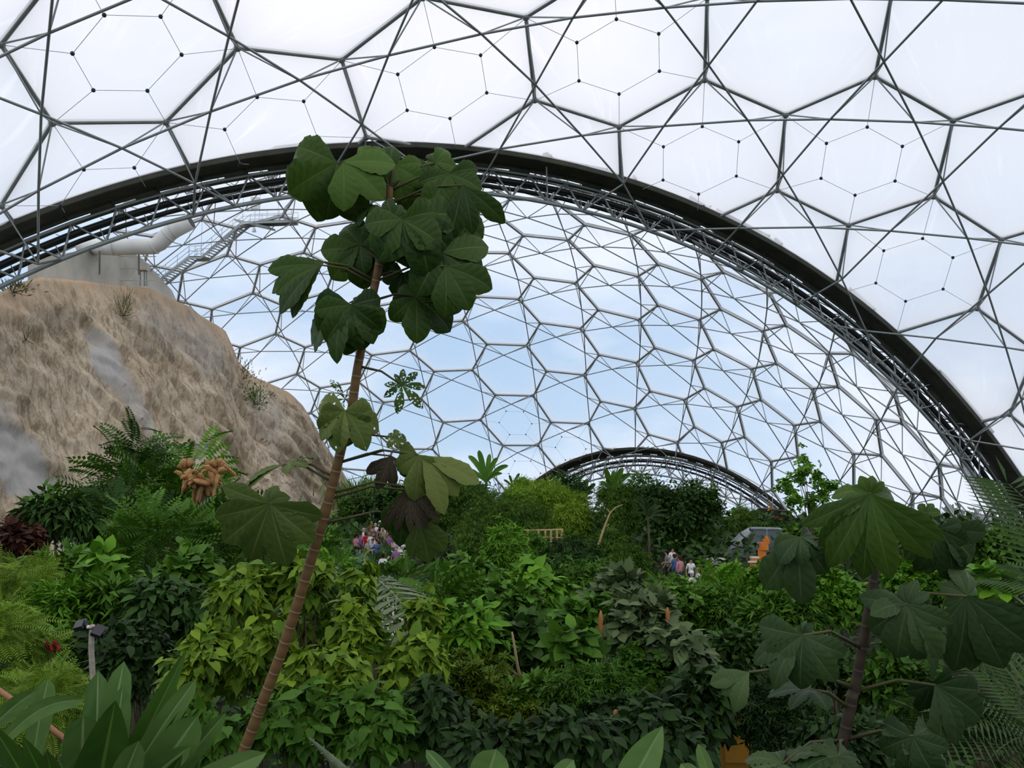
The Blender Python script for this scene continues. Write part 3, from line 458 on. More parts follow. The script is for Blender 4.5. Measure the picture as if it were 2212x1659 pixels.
# ------------------------------------------------------------------ cliff
CT = [(-700, 850), (-400, 760), (-150, 690), (0, 628), (60, 600), (100, 590), (200, 600), (300, 612), (340, 616), (385, 640), (420, 654), (460, 682), (500, 706), (530, 775), (560, 806), (600, 824), (640, 842), (668, 870), (690, 905), (720, 968), (738, 1010), (752, 1045), (766, 1085), (780, 1130)]
DT = [(-700, 36), (-300, 46), (0, 54), (100, 64), (200, 77), (340, 88), (420, 95), (500, 103), (640, 111), (700, 116), (780, 119)]
DF = [(-700, 22), (-300, 26), (0, 38), (200, 46), (400, 58), (600, 76), (780, 106)]
def ip(t, x): return float(np.interp(x, [a for a, b in t], [b for a, b in t]))
def cliff_pt(px, t, rough=True):
    """t 0 at the brow, 1 at the foot"""
    top = P(px, ip(CT, px), ip(DT, px)); df = ip(DF, px); a = P(px, 1100, df); foot = Vector((a.x, a.y, gz(a.x, a.y) - 1.2))
    h = t ** .88; p = top.lerp(foot, t); p.z = top.z + (foot.z - top.z) * h
    if not rough: return p
    u, v = px * .055, t * 40
    w = u * .62 - v * .50 + .8 * mn.noise(Vector((u * .12, v * .12, 9)))          # across the gullies, which run down to the right
    g = mn.ridged_multi_fractal(Vector((w * .30, v * .045, 3.1)), .9, 2.1, 4, 1.0, 2.0) * .62 + mn.fractal(Vector((w * .8, v * .11, 1)), .8, 2, 3) * .85 + mn.fractal(Vector((u * .30, v * .20, 7)), .9, 2, 2) * .5 + mn.fractal(Vector((w * 2.6, v * .9, 5)), .8, 2, 3) * .10
    g *= min(1, t * 9 + .12); k = ip(DT, px) / 90
    return p + Vector((.75, -.55, .25)) * (g - .9) * 1.25 * k
def cliff():
    cols = np.linspace(-700, 780, 250); rows = np.concatenate([np.linspace(0, 1, 110)])
    V, patch, rust, uv = [], [], [], []; back = 3
    PT = [((228, 775), (36, 62), 1), ((262, 830), (26, 46), .8), ((298, 880), (20, 60), .6), ((330, 940), (16, 60), .6), ((40, 1000), (60, 90), 1), ((110, 1090), (60, 60), .9), ((170, 1150), (60, 60), .7), ((15, 920), (30, 60), .5), ((360, 690), (60, 50), .35), ((430, 740), (50, 80), .4), ((580, 900), (40, 60), .3)]
    for j in range(-back, len(rows)):
        for px in cols:
            if j < 0:
                p = cliff_pt(px, 0); d = Vector((p.x, p.y, 0)).normalized(); p = p + d * (-j * 1.6) + Vector((0, 0, -.25 * j * j * .5 + .1))
            else: p = cliff_pt(px, rows[j])
            V.append(p); q = to_px(p); w = mn.fractal(Vector((q[0] * .03, q[1] * .03, 0)), .8, 2, 4) * .45
            a = 0
            for (cx, cy_), (rx, ry), s in PT:
                dx, dy = q[0] - cx, q[1] - cy_; dx -= dy * .35; e = (dx / rx) ** 2 + (dy / ry) ** 2; a = max(a, s * max(0, min(1, (1.25 - e + w) * 1.6)))
            patch.append(a * .85); t = max(j, 0) / len(rows); rust.append(max(0, min(1, (.10 - t + w * .10) * 9)) * .8 * (.5 + .5 * (w > -.1)))
            uv.append((px * .055 - t * 14 * .9, t * 26 + px * .012))
    n = len(cols); T = [(j * n + i, (j + 1) * n + i, (j + 1) * n + i + 1, j * n + i + 1) for j in range(back + len(rows) - 1) for i in range(n - 1)]
    # the extra rows run behind the brow, farthest first
    o = mesh_obj('cliff', np_mesh('cliff', V, T, dict(patch=patch, rust=rust), uv), M['rock'], smooth=True)
    tag(o, 'tall tan and grey rock face of the old quarry on the left', 'cliff', kind='structure')
cliff()
def concrete_wall():
    D = 86; mb = MB()
    mb.prism([P(60, 640, D - 14), P(262, 625, D), P(262, 528, D), P(60, 560, D - 14)], (-1.5, 4, 0))
    mb.prism([P(262, 625, D), P(395, 680, D + 8), P(372, 628, D + 8), P(312, 562, D + 5), P(262, 528, D)], (-1.5, 3, 0))
    for k in range(1, 4): mb.box(P(262, 528 + k * 26, D - .1), P(75, 0, D) - P(0, 0, D), (0, .04, 0), (0, 0, .03))
    o = mb.build('concrete_wall', M['concrete']); tag(o, 'stained concrete wall on top of the rock face', 'wall', kind='structure')
concrete_wall()
def white_duct():
    D = 78; r = S(17.5, D); pts = [(180, 533, 6), (245, 534, 0), (332, 532, 0), (345, 525, 0), (362, 508, 0), (374, 498, 0), (412, 478, 0)]
    p = [P(x, y, D + e) for x, y, e in pts]; t = thing('white_duct', p[1] - Vector((0, 0, r)), 'fat white bent air duct above the concrete wall', 'duct')
    MB().path(p, r, 20).build('pipe', M['duct_white'], t, True)
    for i in (1, 2, 4, 5):
        a, b = p[i], (p[i + 1] - p[i]).normalized(); MB().tube(a - b * .06, a + b * .06, r * 1.05, n=20).build('flange', M['duct_white'], t, True)
    mb = MB()
    for x in (215, 300): mb.tube(P(x, 540, D), P(x, 592, D + 3), .09, n=6)
    mb.build('support_leg', M['steel'], t)
    MB().tube(p[6], p[6] + (p[6] - p[5]).normalized() * .05, r * .9, n=20).build('dark_mouth', M['dark_band'], t)
white_duct()
def stair():
    D = 93; W = Vector((.45, 1.1, 0))                   # walking width runs away from the viewer
    t = thing('access_stair', P(332, 612, D), 'grey steel stair climbing from the rock face to a hanging platform', 'stairs')
    A = [P(332, 612, D), P(408, 553, D), P(434, 553, D), P(524, 478, D), P(629, 474, D)]; up = Vector((0, 0, 1.1)); st = M['steel_pale']
    for i, nm in ((0, 'lower_flight'), (1, 'landing'), (2, 'upper_flight'), (3, 'platform')):
        a, b = A[i], A[i + 1]; mb = MB(); d = (b - a)
        for s in (0, 1):
            q = W * s; mb.prism([a + q, b + q, b + q + Vector((0, 0, -.30)), a + q + Vector((0, 0, -.30))], W.normalized() * .07)
        f = mb.build(nm, st, t)
        if i in (0, 2):
            k = 14 if i == 0 else 17
            for j in range(k): MB().box(a + d * ((j + .5) / k) + W * .5 + Vector((0, 0, -.1)), d * .4 / k * Vector((1, 1, 0)), W * .5, (0, 0, .025)).build('tread', st, f)
        else: MB().prism([a, b, b + W, a + W], (0, 0, -.06)).build('deck', st, f)
        for s in (0, 1):
            q = W * s; mb = MB(); k = max(2, int(d.length / 1.2))
            for h in (1.0, .5): mb.tube(a + q + up * h, b + q + up * h, .03, n=5)
            for j in range(k + 1): mb.tube(a + q + d * j / k, a + q + d * j / k + up, .025, n=5)
            mb.build('railing', st, t)
    mb = MB()
    for x in (408, 434, 524, 560, 600): mb.tube(P(x, 553 if x < 500 else 476, D), P(x + 4, 440 if x < 500 else 384, D + 1), .025, n=5)
    mb.build('hanger_rod', st, t)
    c = P(552, 440, D + 1); MB().box(c, (S(9, D), 0, 0), (0, .3, 0), (0, 0, S(13, D))).build('cabinet', M['white'], t)
    MB().prism([P(505, 472, D), P(580, 489, D), P(580, 493, D), P(505, 476, D)], W).build('beam', M['steel'], t)
stair()
def control_box():
    D = 87; g = P(310, 613, D); t = thing('control_box', g, 'grey control box on posts beside the foot of the steel stair', 'box')
    c = P(309, 577, D); MB().box(c, (S(10, D), 0, 0), (0, .4, 0), (0, 0, S(8, D))).build('housing', M['concrete'], t)
    for x in (303, 312, 317): MB().tube(P(x, 585, D), P(x, 618, D), .07, n=6).build('post', M['steel'], t)
control_box()
def float_lamp():
    D = 92; a = P(549, 490, D); t = thing('hanging_lamp', P(549, 500, D), 'small white lamp hanging under the high stair platform', 'lamp')
    MB().tube(P(549, 478, D), P(549, 494, D), .02, n=5).build('cord', M['black'], t); MB().tube(P(549, 493, D), P(549, 501, D), .14, .24, 10).build('shade', M['white'], t)
float_lamp()
def teal_bracket():
    D = 57; t = thing('steel_bracket', P(405, 990, D), 'thin teal steel bracket frame in front of the rock face', 'bracket')
    r = .045; mb = MB()
    for a, b in (((352, 968), (400, 965)), ((400, 965), (418, 960)), ((418, 960), (456, 959)), ((362, 985), (385, 967)), ((430, 980), (450, 960))): mb.tube(P(*a, D), P(*b, D), r, n=6)
    mb.build('top_bar', M['teal'], t); mb = MB()
    for x in (356, 404, 456):
        q = P(x, 966, D); mb.tube(q, Vector((q.x, q.y, gz(q.x, q.y) - .2)), r, n=6)
    mb.build('upright', M['teal'], t)
teal_bracket()
# ------------------------------------------------------------------ things standing among the plants
def floodlight():
    D = 6.0; a = P(199, 1350, D); g = P(201, 1470, D); z = gz(g.x, g.y); t = thing('floodlight_post', (g.x, g.y, z), 'pale ringed post with two black floodlights among the bushes', 'lamp')
    me = MB(); me.path([Vector((g.x, g.y, z - .1)), g, P(197, 1400, D), a], S(6, D), 10); me.build('post', M['post'], t, True)
    for sgn, (x, y), h in ((-1, (176, 1350), 1), (1, (216, 1363), 1)):
        c = P(x, y, D); ax = Vector((.9, .1, -.35 * sgn if sgn > 0 else .25)).normalized(); az = Vector((.3 * sgn, -.5, .8)).normalized(); ay = az.cross(ax).normalized(); az = ax.cross(ay)
        l = MB(); w, d, hh = S(13 if sgn > 0 else 11, D), .035, S(6.5, D); l.box(c, ax * w, ay * d, az * hh); l.box(c + ay * -.03 + az * .02, ax * w * .8, ay * d * 1.2, az * hh * .7)
        o = l.build('lamp_head', M['lamp'], t); MB().tube(c, a + Vector((0, 0, -.02)), .018, n=6).build('bracket', M['lamp'], o)
    MB().blob(P(198, 1352, D) + Vector((0, -.05, 0)), .012, seg=8, ring=5).build('bolt', M['white'], t)
floodlight()
def rail_left():
    D = 5.2; pts = [P(-60, 1445, D), P(0, 1493, D), P(60, 1535, D), P(135, 1592, D), P(190, 1640, D)]; g = pts[-1]
    t = thing('bamboo_rail', pts[2], 'reddish bamboo handrail sloping behind the strap-leaved plant', 'rail')
    MB().path(pts, S(6, D), 10).build('pole', M['rail'], t, True)
    for i in (0, 4):
        p = pts[i]; MB().tube(p, (p.x, p.y, gz(p.x, p.y) - .1), S(6, D), n=8).build('post', M['rail'], t)
    for q in (.25, .5, .8): 
        p = pts[1].lerp(pts[3], q); d = (pts[3] - pts[1]).normalized() * .008; MB().tube(p - d, p + d, S(6.8, D), n=10).build('node_ring', M['rail'], t)
rail_left()
def bamboo_fence():
    D = 36; t = thing('bamboo_fence', P(1190, 1175, D), 'short pale bamboo fence below the yellow-green bamboo mound', 'fence')
    MB().tube(P(1132, 1146, D), P(1216, 1144, D), .035, n=6).build('rail', M['bamboo_pole'], t); MB().tube(P(1150, 1160, D), P(1216, 1162, D), .03, n=6).build('rail', M['bamboo_pole'], t)
    for i, x in enumerate((1140, 1163, 1178, 1190, 1203, 1214)):
        a = P(x, 1143, D); b = P(x + 5, 1166, D); MB().tube(a, (b.x, b.y, gz(b.x, b.y) - .1), .045, n=6).build('picket', M['bamboo_pole'], t)
bamboo_fence()
def cane():
    D = 33; pts = [P(1272, 1262, D), P(1278, 1235, D), P(1290, 1185, D), P(1305, 1140, D), P(1318, 1108, D), P(1330, 1096, D), P(1345, 1090, D)]; p = pts[0]; pts = [Vector((p.x - .1, p.y, gz(p.x, p.y) - .1))] + pts
    t = thing('bamboo_cane', pts[0], 'single bare yellow bamboo cane bending over to the right', 'bamboo'); MB().path(pts, [.05] * 4 + [.04, .03, .02, .012], 6).build('culm', M['bamboo_pole'], t, True)
    mb = MB()
    for x, y, x2, y2 in ((1290, 1185, 1298, 1170), (1305, 1140, 1316, 1132), (1318, 1108, 1310, 1098)): mb.tube(P(x, y, D), P(x2, y2, D), .015, n=5)
    mb.build('side_twig', M['bamboo_pole'], t)
cane()
def grey_duct():
    D = 58; t = thing('grey_duct', P(1600, 1215, D), 'big grey sheet-metal air duct with banded elbow on the right slope', 'duct')
    W = Vector((.5, 2.2, 0)); m = M['duct_grey']
    # elbow: round sections swept from the open mouth up to the box
    cen = [(1598, 1214, 25), (1600, 1196, 24.5), (1604, 1180, 24), (1612, 1162, 22), (1622, 1150, 19)]; rings = []
    secs = [((1567, 1204), (1623, 1215)), ((1567, 1190), (1623, 1204)), ((1577, 1171), (1624, 1183)), ((1600, 1151), (1625, 1163)), ((1618, 1142), (1627, 1144))]
    V = []; n = 18
    for k, ((x0, y0), (x1, y1)) in enumerate(secs):
        a, b = P(x0, y0, D), P(x1, y1, D); c = (a + b) / 2; u = (b - a) / 2; w = Vector((.25, 1, .15)).normalized() * max(u.length, 1.0 if k > 2 else .8)
        V += [c + u * math.cos(2 * math.pi * i / n) + w * math.sin(2 * math.pi * i / n) for i in range(n)]
    Fc = [(k * n + i, k * n + (i + 1) % n, (k + 1) * n + (i + 1) % n, (k + 1) * n + i) for k in range(4) for i in range(n)]
    MB().add(V, Fc).build('elbow', m, t, True)
    for k in range(4):
        MB().path([V[k * n + i % n] * 1.0 for i in range(n + 1)], .05, 5).build('band', M['dark_band'], t)
    MB().prism([P(1622, 1141, D), P(1690, 1143, D), P(1712, 1166, D), P(1712, 1214, D), P(1622, 1222, D)], W).build('box_section', m, t)
    MB().prism([P(1622, 1139, D - .1), P(1684, 1141, D - .1), P(1684, 1144, D - .1), P(1622, 1143, D - .1)], (0, .3, 0)).build('top_flange', M['steel_pale'], t)
    MB().prism([P(1624, 1172, D - .1), P(1646, 1171, D - .1), P(1646, 1174, D - .1), P(1624, 1175, D - .1)], (0, .2, 0)).build('mid_flange', M['steel_pale'], t)
    for x in (1610, 1700):
        p = P(x, 1205, D + 1.5); MB().tube(p, (p.x, p.y, gz(p.x, p.y) - .2), .15, n=6).build('leg', M['steel'], t)
    s = thing('concrete_plinth', P(1570, 1235, D - 4), 'beige concrete ramp below the grey duct mouth', 'plinth')
    g = P(1570, 1240, D - 4); d = gz(g.x, g.y) - g.z - .2
    MB().prism([P(1530, 1212, D - 4), P(1545, 1209, D - 4), P(1568, 1209, D - 4), P(1572, 1235, D - 4), P(1528, 1236, D - 4)], (.3, 2, min(d, 0) * .0)).build('slab', M['concrete'], s)
    MB().box(P(1550, 1235, D - 3) + Vector((0, 0, d / 2)), (S(20, D), 0, 0), (0, .8, 0), (0, 0, abs(d) / 2 + .1)).build('footing', M['concrete'], s)
grey_duct()
def orange_tower():
    D = 47; g = P(1640, 1250, D); z = gz(g.x, g.y); t = thing('stepped_tower', (g.x, g.y, z), 'bright orange stepped pillar in front of the grey duct', 'tower')
    blocks = [(1630, 1232, 8, 9), (1630, 1213, 8, 9), (1643, 1216, 6, 14), (1646, 1196, 7, 10), (1650, 1180, 8, 8), (1655, 1169, 6, 5), (1656, 1162, 3, 3)]
    for x, y, w, h in blocks: MB().box(P(x, y, D), (S(w, D), 0, 0), (0, S(w, D), 0), (0, 0, S(h, D))).build('block', M['orange'], t)
    MB().box(P(1630, 1204, D), (S(8.5, D), 0, 0), (0, S(8, D), 0), (0, 0, S(1.6, D))).build('white_cap', M['white'], t)
    MB().box(P(1633, 1213.5, D - .25), (S(17, D), 0, 0), (0, .05, 0), (0, 0, S(1.8, D))).build('white_rail', M['white'], t)
    p = P(1636, 1240, D); MB().box((p.x, p.y, (p.z + z) / 2), (S(10, D), 0, 0), (0, S(8, D), 0), (0, 0, abs(p.z - z) / 2 + .05)).build('base', M['orange'], t)
    MB().tube(P(1656, 1161, D), P(1657, 1141, D), .012, n=5).build('wire', M['cable'], t)
orange_tower()
def ochre_stand():
    D = 9.0; t = thing('ochre_stand', P(1588, 1660, D), 'ochre yellow box stand with an orange chimney pot behind the big dark leaves', 'stand')
    for x, y, w, h in ((1585, 1540, 25, 16), (1586, 1612, 25, 27), (1586, 1660, 25, 20)): MB().box(P(x, y, D), (S(w, D), 0, 0), (0, S(w, D), 0), (0, 0, S(h, D))).build('box', M['ochre'], t)
    MB().box(P(1586, 1521, D), (S(27, D), 0, 0), (0, S(27, D), 0), (0, 0, S(2.2, D))).build('lid', M['bamboo_pole'], t); MB().box(P(1583, 1511, D), (S(6, D), 0, 0), (0, S(6, D), 0), (0, 0, S(10, D))).build('chimney', M['orange'], t)
    p = P(1586, 1600, D); z = gz(p.x, p.y); MB().box((p.x, p.y, (p.z + z) / 2 - .1), (S(10, D), 0, 0), (0, S(10, D), 0), (0, 0, (p.z - z) / 2)).build('post', M['dark_band'], t)
ochre_stand()
def hut():
    D = 92; t = thing('red_roofed_hut', P(1660, 1160, D), 'low hut with dark roof and red fascia under the foot of the small arch', 'hut'); W = Vector((1.5, 5, 0))
    MB().prism([P(1545, 1150, D), P(1640, 1098, D), P(1700, 1104, D), P(1745, 1140, D), P(1745, 1150, D)], W).build('roof', M['roof'], t)
    MB().prism([P(1690, 1137, D - .1), P(1745, 1141, D - .1), P(1745, 1160, D - .1), P(1700, 1160, D - .1)], W).build('fascia', M['red'], t)
    MB().prism([P(1660, 1112, D - .15), P(1720, 1124, D - .15), P(1722, 1131, D - .15), P(1664, 1120, D - .15)], W * .5).build('ridge_board', M['red'], t)
    for x in (1560, 1640, 1730):
        p = P(x, 1150, D + 1); MB().tube(p, (p.x, p.y, gz(p.x, p.y) - .2), .15, n=6).build('post', M['bark'], t)
    MB().prism([P(1560, 1150, D + 1), P(1735, 1152, D + 1), P(1735, 1190, D + 1), P(1560, 1190, D + 1)], W * .6).build('wall', M['roof'], t)
    y = thing('yellow_hoist', P(1664, 1100, 90), 'small yellow hoist block hanging at the small arch foot', 'hoist')
    MB().tube(P(1663, 1080, 90), P(1664, 1096, 90), .04, n=5).build('chain', M['ochre'], y); MB().box(P(1663, 1100, 90), (.18, 0, 0), (0, .15, 0), (0, 0, .2)).build('block', M['ochre'], y)
hut()
def brown_hut():
    D = 72; t = thing('thatched_shelter', P(1245, 1068, D), 'small brown thatched gable roof among the crest plants', 'shelter'); W = Vector((.6, 2.4, 0))
    MB().prism([P(1228, 1066, D), P(1236, 1054, D), P(1257, 1053, D), P(1252, 1066, D)], W).build('roof', M['bamboo_pole'], t)
    for x in (1231, 1250):
        p = P(x, 1066, D + .8); MB().tube(p, (p.x, p.y, gz(p.x, p.y) - .2), .1, n=6).build('post', M['bark'], t)
brown_hut()
def dry_figure():
    D = 19; c = P(440, 1060, D); t = thing('dried_leaf_figure', (c.x, c.y, gz(c.x, c.y)), 'tan figure bundled from dried leaves above the feathery trees', 'sculpture')
    mb = MB()
    for x, y, rx, ry, a in ((404, 1036, 9, 26, .2), (416, 1040, 7, 18, -.4), (424, 1048, 16, 8, -.3), (436, 1042, 20, 7, .3), (438, 1056, 8, 13, .2), (448, 1058, 6, 15, -.2), (460, 1034, 7, 20, -.5), (468, 1024, 6, 20, -.6), (478, 1016, 9, 7, -.6), (452, 1040, 12, 6, .5)):
        R = Matrix.Rotation(a, 3, 'Y'); mb.blob(P(x, y, D + random.uniform(-.3, .3)), (S(rx, D), S(rx, D) * .8, S(ry, D)), R, 10, 7)
    mb.build('body', M['dry'], t, True)
    for x, y, dx, dy in ((470, 1006, -22, -2), (474, 1006, -6, -14), (478, 1008, 12, -4), (480, 1012, 14, 2), (400, 1010, -6, -18), (408, 1008, 10, -12), (455, 1004, -14, 3)):
        a = P(x, y, D); b = P(x + dx, y + dy, D); MB().path([a, a.lerp(b, .5) + Vector((0, 0, .06)), b], [.07, .09, .02], 5).build('curled_leaf', M['dry'], t, True)
    for i in range(30):
        q = [(404, 1030), (420, 1046), (438, 1042), (440, 1056), (462, 1030), (476, 1018)][i % 6]; a = P(q[0] + random.uniform(-8, 8), q[1] + random.uniform(-12, 12), D + random.uniform(-.25, .25)); v = Vector((random.uniform(-1, 1), random.uniform(-.6, .3), random.uniform(-1, .8))).normalized()
        MB().path([a, a + v * .12 + Vector((0, 0, .05)), a + v * .24, a + v * .30 - Vector((0, 0, .06))], [.02, .055, .04, .006], 5).build('curled_leaf', M['dry'], t)
    p = P(440, 1058, D); MB().tube(p, (p.x, p.y, gz(p.x, p.y) - .1), .08, n=6).build('stake', M['bark'], t)
dry_figure()
# ------------------------------------------------------------------ leaf shapes (x along the leaf, z up), all triangles
def tmpl(V, T): return np.array(V, float), np.array(T, int)
def t_dia(w=.24, droop=.12): return tmpl([(0, 0, 0), (.45, w, .06), (1, 0, -droop), (.45, -w, .06)], [(0, 2, 1), (0, 3, 2)])
def t_ovate(w=.22, droop=.18):
    return tmpl([(0, 0, 0), (.32, w, .05), (.32, -w, .05), (.68, w * .8, -.01), (.68, -w * .8, -.01), (1, 0, -droop), (.34, 0, 0), (.68, 0, -.05)],
                [(0, 6, 1), (0, 2, 6), (6, 7, 3), (6, 3, 1), (2, 4, 7), (2, 7, 6), (7, 5, 3), (4, 5, 7)])
def t_heart():
    return tmpl([(0, 0, 0), (-.12, .20, .0), (.12, .38, .04), (.55, .27, .0), (.82, .09, -.10), (1.08, 0, -.2), (.82, -.09, -.10), (.55, -.27, 0), (.12, -.38, .04), (-.12, -.2, 0), (.3, 0, -.03), (.65, 0, -.08)],
                [(0, 2, 1), (0, 10, 2), (10, 3, 2), (10, 11, 3), (11, 4, 3), (11, 5, 4), (0, 9, 8), (0, 8, 10), (10, 8, 7), (10, 7, 11), (11, 7, 6), (11, 6, 5)])
def t_pinnate(k=9, l=.20, w=.055, sag=.28, rise=.12, vee=.05, lean=.25, dr=.05):
    V, T = [], []
    pt = lambda t: np.array((t, 0, rise * t - sag * t * t))
    for i in range(k):                                   # the stalk
        a, b = pt(i / k), pt((i + 1) / k); n = len(V); V += [a + (0, .006, 0), a - (0, .006, 0), b]; T.append((n, n + 1, n + 2))
    for i in range(k):
        t = .10 + .88 * i / (k - 1); a = pt(t); L = l * (.55 + .75 * math.sin(math.pi * (.12 + .78 * (1 - t)))) 
        for s in (-1, 1):
            e = a + np.array((L * lean, s * L, vee * L - dr)); m = (a + e) / 2; n = len(V)
            V += [a, m + (w * .9, 0, .012), e, m + (-w * .9, 0, .012)]; T += [(n, n + 2, n + 1), (n, n + 3, n + 2)] if s < 0 else [(n, n + 1, n + 2), (n, n + 2, n + 3)]
    if True:
        a = pt(1); n = len(V); V += [a, a + (l * .4, w * .8, 0), a + (l * .9, 0, -.03), a + (l * .4, -w * .8, 0)]; T += [(n, n + 2, n + 1), (n, n + 3, n + 2)]
    return tmpl(V, T)
def t_spray(k=6, l=.55, w=.045, fall=.35, seed=1):
    r = random.Random(seed); V, T = [], []
    for i in range(k):
        a = np.array((.1 + .5 * i / k, 0, .05)); th = r.uniform(-1.3, 1.3); e = a + l * np.array((math.cos(th) * .8, math.sin(th) * .8, -fall * r.uniform(.3, 1.4))); sd = np.array((-math.sin(th), math.cos(th), 0)) * w
        m = (a + e) / 2 + (0, 0, .04); n = len(V); V += [a, m + sd, e, m - sd]; T += [(n, n + 2, n + 1), (n, n + 3, n + 2)]
    return tmpl(V, T)
def t_whorl(k=8, w=.13, cup=.25):
    V, T = [], []
    for i in range(k):
        a = 2 * math.pi * i / k + .3 * (i % 2); d = np.array((math.cos(a), math.sin(a), 0)); s = np.array((-d[1], d[0], 0)) * w; n = len(V); L = .5 * (.8 + .3 * ((i * 7) % 5) / 5)
        V += [d * .03, d * L * .6 + s + (0, 0, cup * .25), d * L + (0, 0, cup * .35 - .1 * (i % 3)), d * L * .6 - s + (0, 0, cup * .25)]; T += [(n, n + 2, n + 1), (n, n + 3, n + 2)]
    return tmpl(V, T)
def t_blade(w=.03, bend=.35):
    V, T = [], []; k = 4
    for i in range(k + 1):
        t = i / k; ww = w * (1 - t ** 1.6) + .002; V += [(t, ww, -bend * t * t), (t, -ww, -bend * t * t)]
    for i in range(k): n = 2 * i; T += [(n, n + 1, n + 3), (n, n + 3, n + 2)]
    return tmpl(V, T)
TM = dict(dia=t_dia(), diaw=t_dia(.32, .15), narrow=t_dia(.12, .2), ovate=t_ovate(), broad=t_ovate(.33, .12), heart=t_heart(), pinnate=t_pinnate(), pinn_far=t_pinnate(6, .26, .085),
          fern=t_pinnate(13, .26, .022, .35, .2, .1, .35), palm=t_pinnate(22, .26, .016, .62, .42, -.15, .55, .09), spray=t_spray(), fine=t_spray(8, .5, .03, .5, 5), whorl=t_whorl(), whorln=t_whorl(9, .07, .5), blade=t_blade(), hang=t_pinnate(15, .15, .026, .30, .1, -.1, .35, .03), plumy=t_pinnate(11, .20, .030, .35, .2, .1, .35))
def unit(a): return a / (np.linalg.norm(a, axis=-1, keepdims=True) + 1e-9)
def leaves_mesh(name, tm, pos, fwd, up, size, tone):
    V0, T0 = tm; fwd = unit(fwd); sd = unit(np.cross(up, fwd)); up = np.cross(fwd, sd)
    R = np.stack([fwd, sd, up], 1) * size[:, None, None]                # rows
    V = (V0[None] @ R) + pos[:, None]; n = len(V0)
    T = (T0[None] + (np.arange(len(pos)) * n)[:, None, None]).reshape(-1, 3)
    return np_mesh(name, V.reshape(-1, 3), T, dict(tone=np.repeat(np.clip(tone, 0, 1), n)))
def crown_pts(c, rad, n, rng, K, spread, shell=.55, low=-.75):
    """points in lumpy clumps over an ellipsoid; returns positions, outward directions, clump centres"""
    d = unit(rng.normal(size=(K * 3, 3))); d = d[d[:, 2] > low][:K]; cen = d * rng.uniform(shell, .92, (len(d), 1))
    w = np.where(d[:, 1] > .35, .5, 1.0) * (1 + .4 * d[:, 2]); w /= w.sum(); k = rng.choice(len(d), n, p=w)
    q = cen[k] + unit(rng.normal(size=(n, 3))) * (rng.random((n, 1)) ** .45) * spread * rng.uniform(.7, 1.25, len(d))[k][:, None]
    return c + q * rad, unit((q * .6 + (q - cen[k]) * 1.3) / rad), c + cen * rad
def stem(root_xy, c, cen, r, mat, parent, name='stem', k=6, rng=None, deep=.15):
    x, y = root_xy; g = Vector((x, y, gz(x, y) - deep)); c = Vector(c); mb = MB(); j = g.lerp(c, .5) + Vector((.12, .0, 0)) * (c - g).length * .3
    mb.path([g, g.lerp(j, .5), j, c], [r, r * .9, r * .75, r * .45], 7)
    for i in range(min(k, len(cen))):
        e = Vector(cen[i]); a = j.lerp(c, .2 + .7 * (i % 4) / 4); mb.path([a, a.lerp(e, .5) + Vector((0, 0, .04 * (e - a).length)), e], [r * .45, r * .3, r * .12], 5)
    return mb.build(name, mat, parent, True)
CAT = {'shrub': 'shrub', 'tree': 'tree', 'bamboo': 'bamboo', 'fern': 'fern', 'palm': 'palm', 'banana_plant': 'banana plant', 'reeds': 'reeds', 'cliff_shrub': 'shrub', 'feathery_tree': 'tree', 'climbing_shrub': 'shrub'}
CAN = []
def plant(name, px, py, rx, ry, D, tm, leaf, n, col, label, K=26, spread=.34, droop=.3, lay=.5, shell=.5, low=-.8, tone=(0, 1), top=.0, group=None, trunk='bark', tr=None, zr=None, foot=True, seed=None):
    """a leafy plant whose crown is seen at (px,py), rx by ry picture pixels, at distance D"""
    rng = np.random.default_rng(seed if seed is not None else int(px * 31 + py * 17 + D)); c = np.array(P(px, py, D)); rad = np.array([S(rx, D), zr or min(S((rx + ry) / 2, D), 3.5), S(ry, D)])
    pos, out, cen = crown_pts(c, rad, n, rng, K, spread, shell, low)
    pos += out * (np.abs(rng.normal(size=(n, 1))) * .10 * rad) + np.array([0, 0, 1.]) * (rng.random((n, 1)) ** 6 * .35 * rad[2]) * (out[:, 2:] > .2); h = out.copy(); h[:, 2] = 0
    fwd = unit(out * lay + unit(h) * .35 + rng.normal(size=(n, 3)) * .58 + np.array([0, 0, -droop])); up = unit(out * .55 + np.array([0, -.15, .9]) + rng.normal(size=(n, 3)) * .42)
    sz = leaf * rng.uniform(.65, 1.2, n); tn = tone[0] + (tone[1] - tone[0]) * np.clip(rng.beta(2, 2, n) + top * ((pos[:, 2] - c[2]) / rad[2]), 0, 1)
    r = tr or max(.02, min(.3, rad[0] * .05)); x, y = c[0], c[1]; t = thing(name, (x, y, gz(x, y) if foot else c[2]), label, CAT.get(name, 'shrub'), group)
    mesh_obj('foliage', leaves_mesh('foliage', TM[tm], pos, fwd, up, sz, tn), M['leaf_' + col], t)
    if foot: stem((x, y), c, cen, r, M[trunk], t, 'trunk' if 'tree' in name else 'stem')
    else: 
        mb = MB()
        for e in cen[:7]: mb.tube(c - np.array([0, -.4, rad[2] * .6]), e, .03, .012, 5)
        mb.build('stem', M[trunk], t)
    return t, c, rad, cen
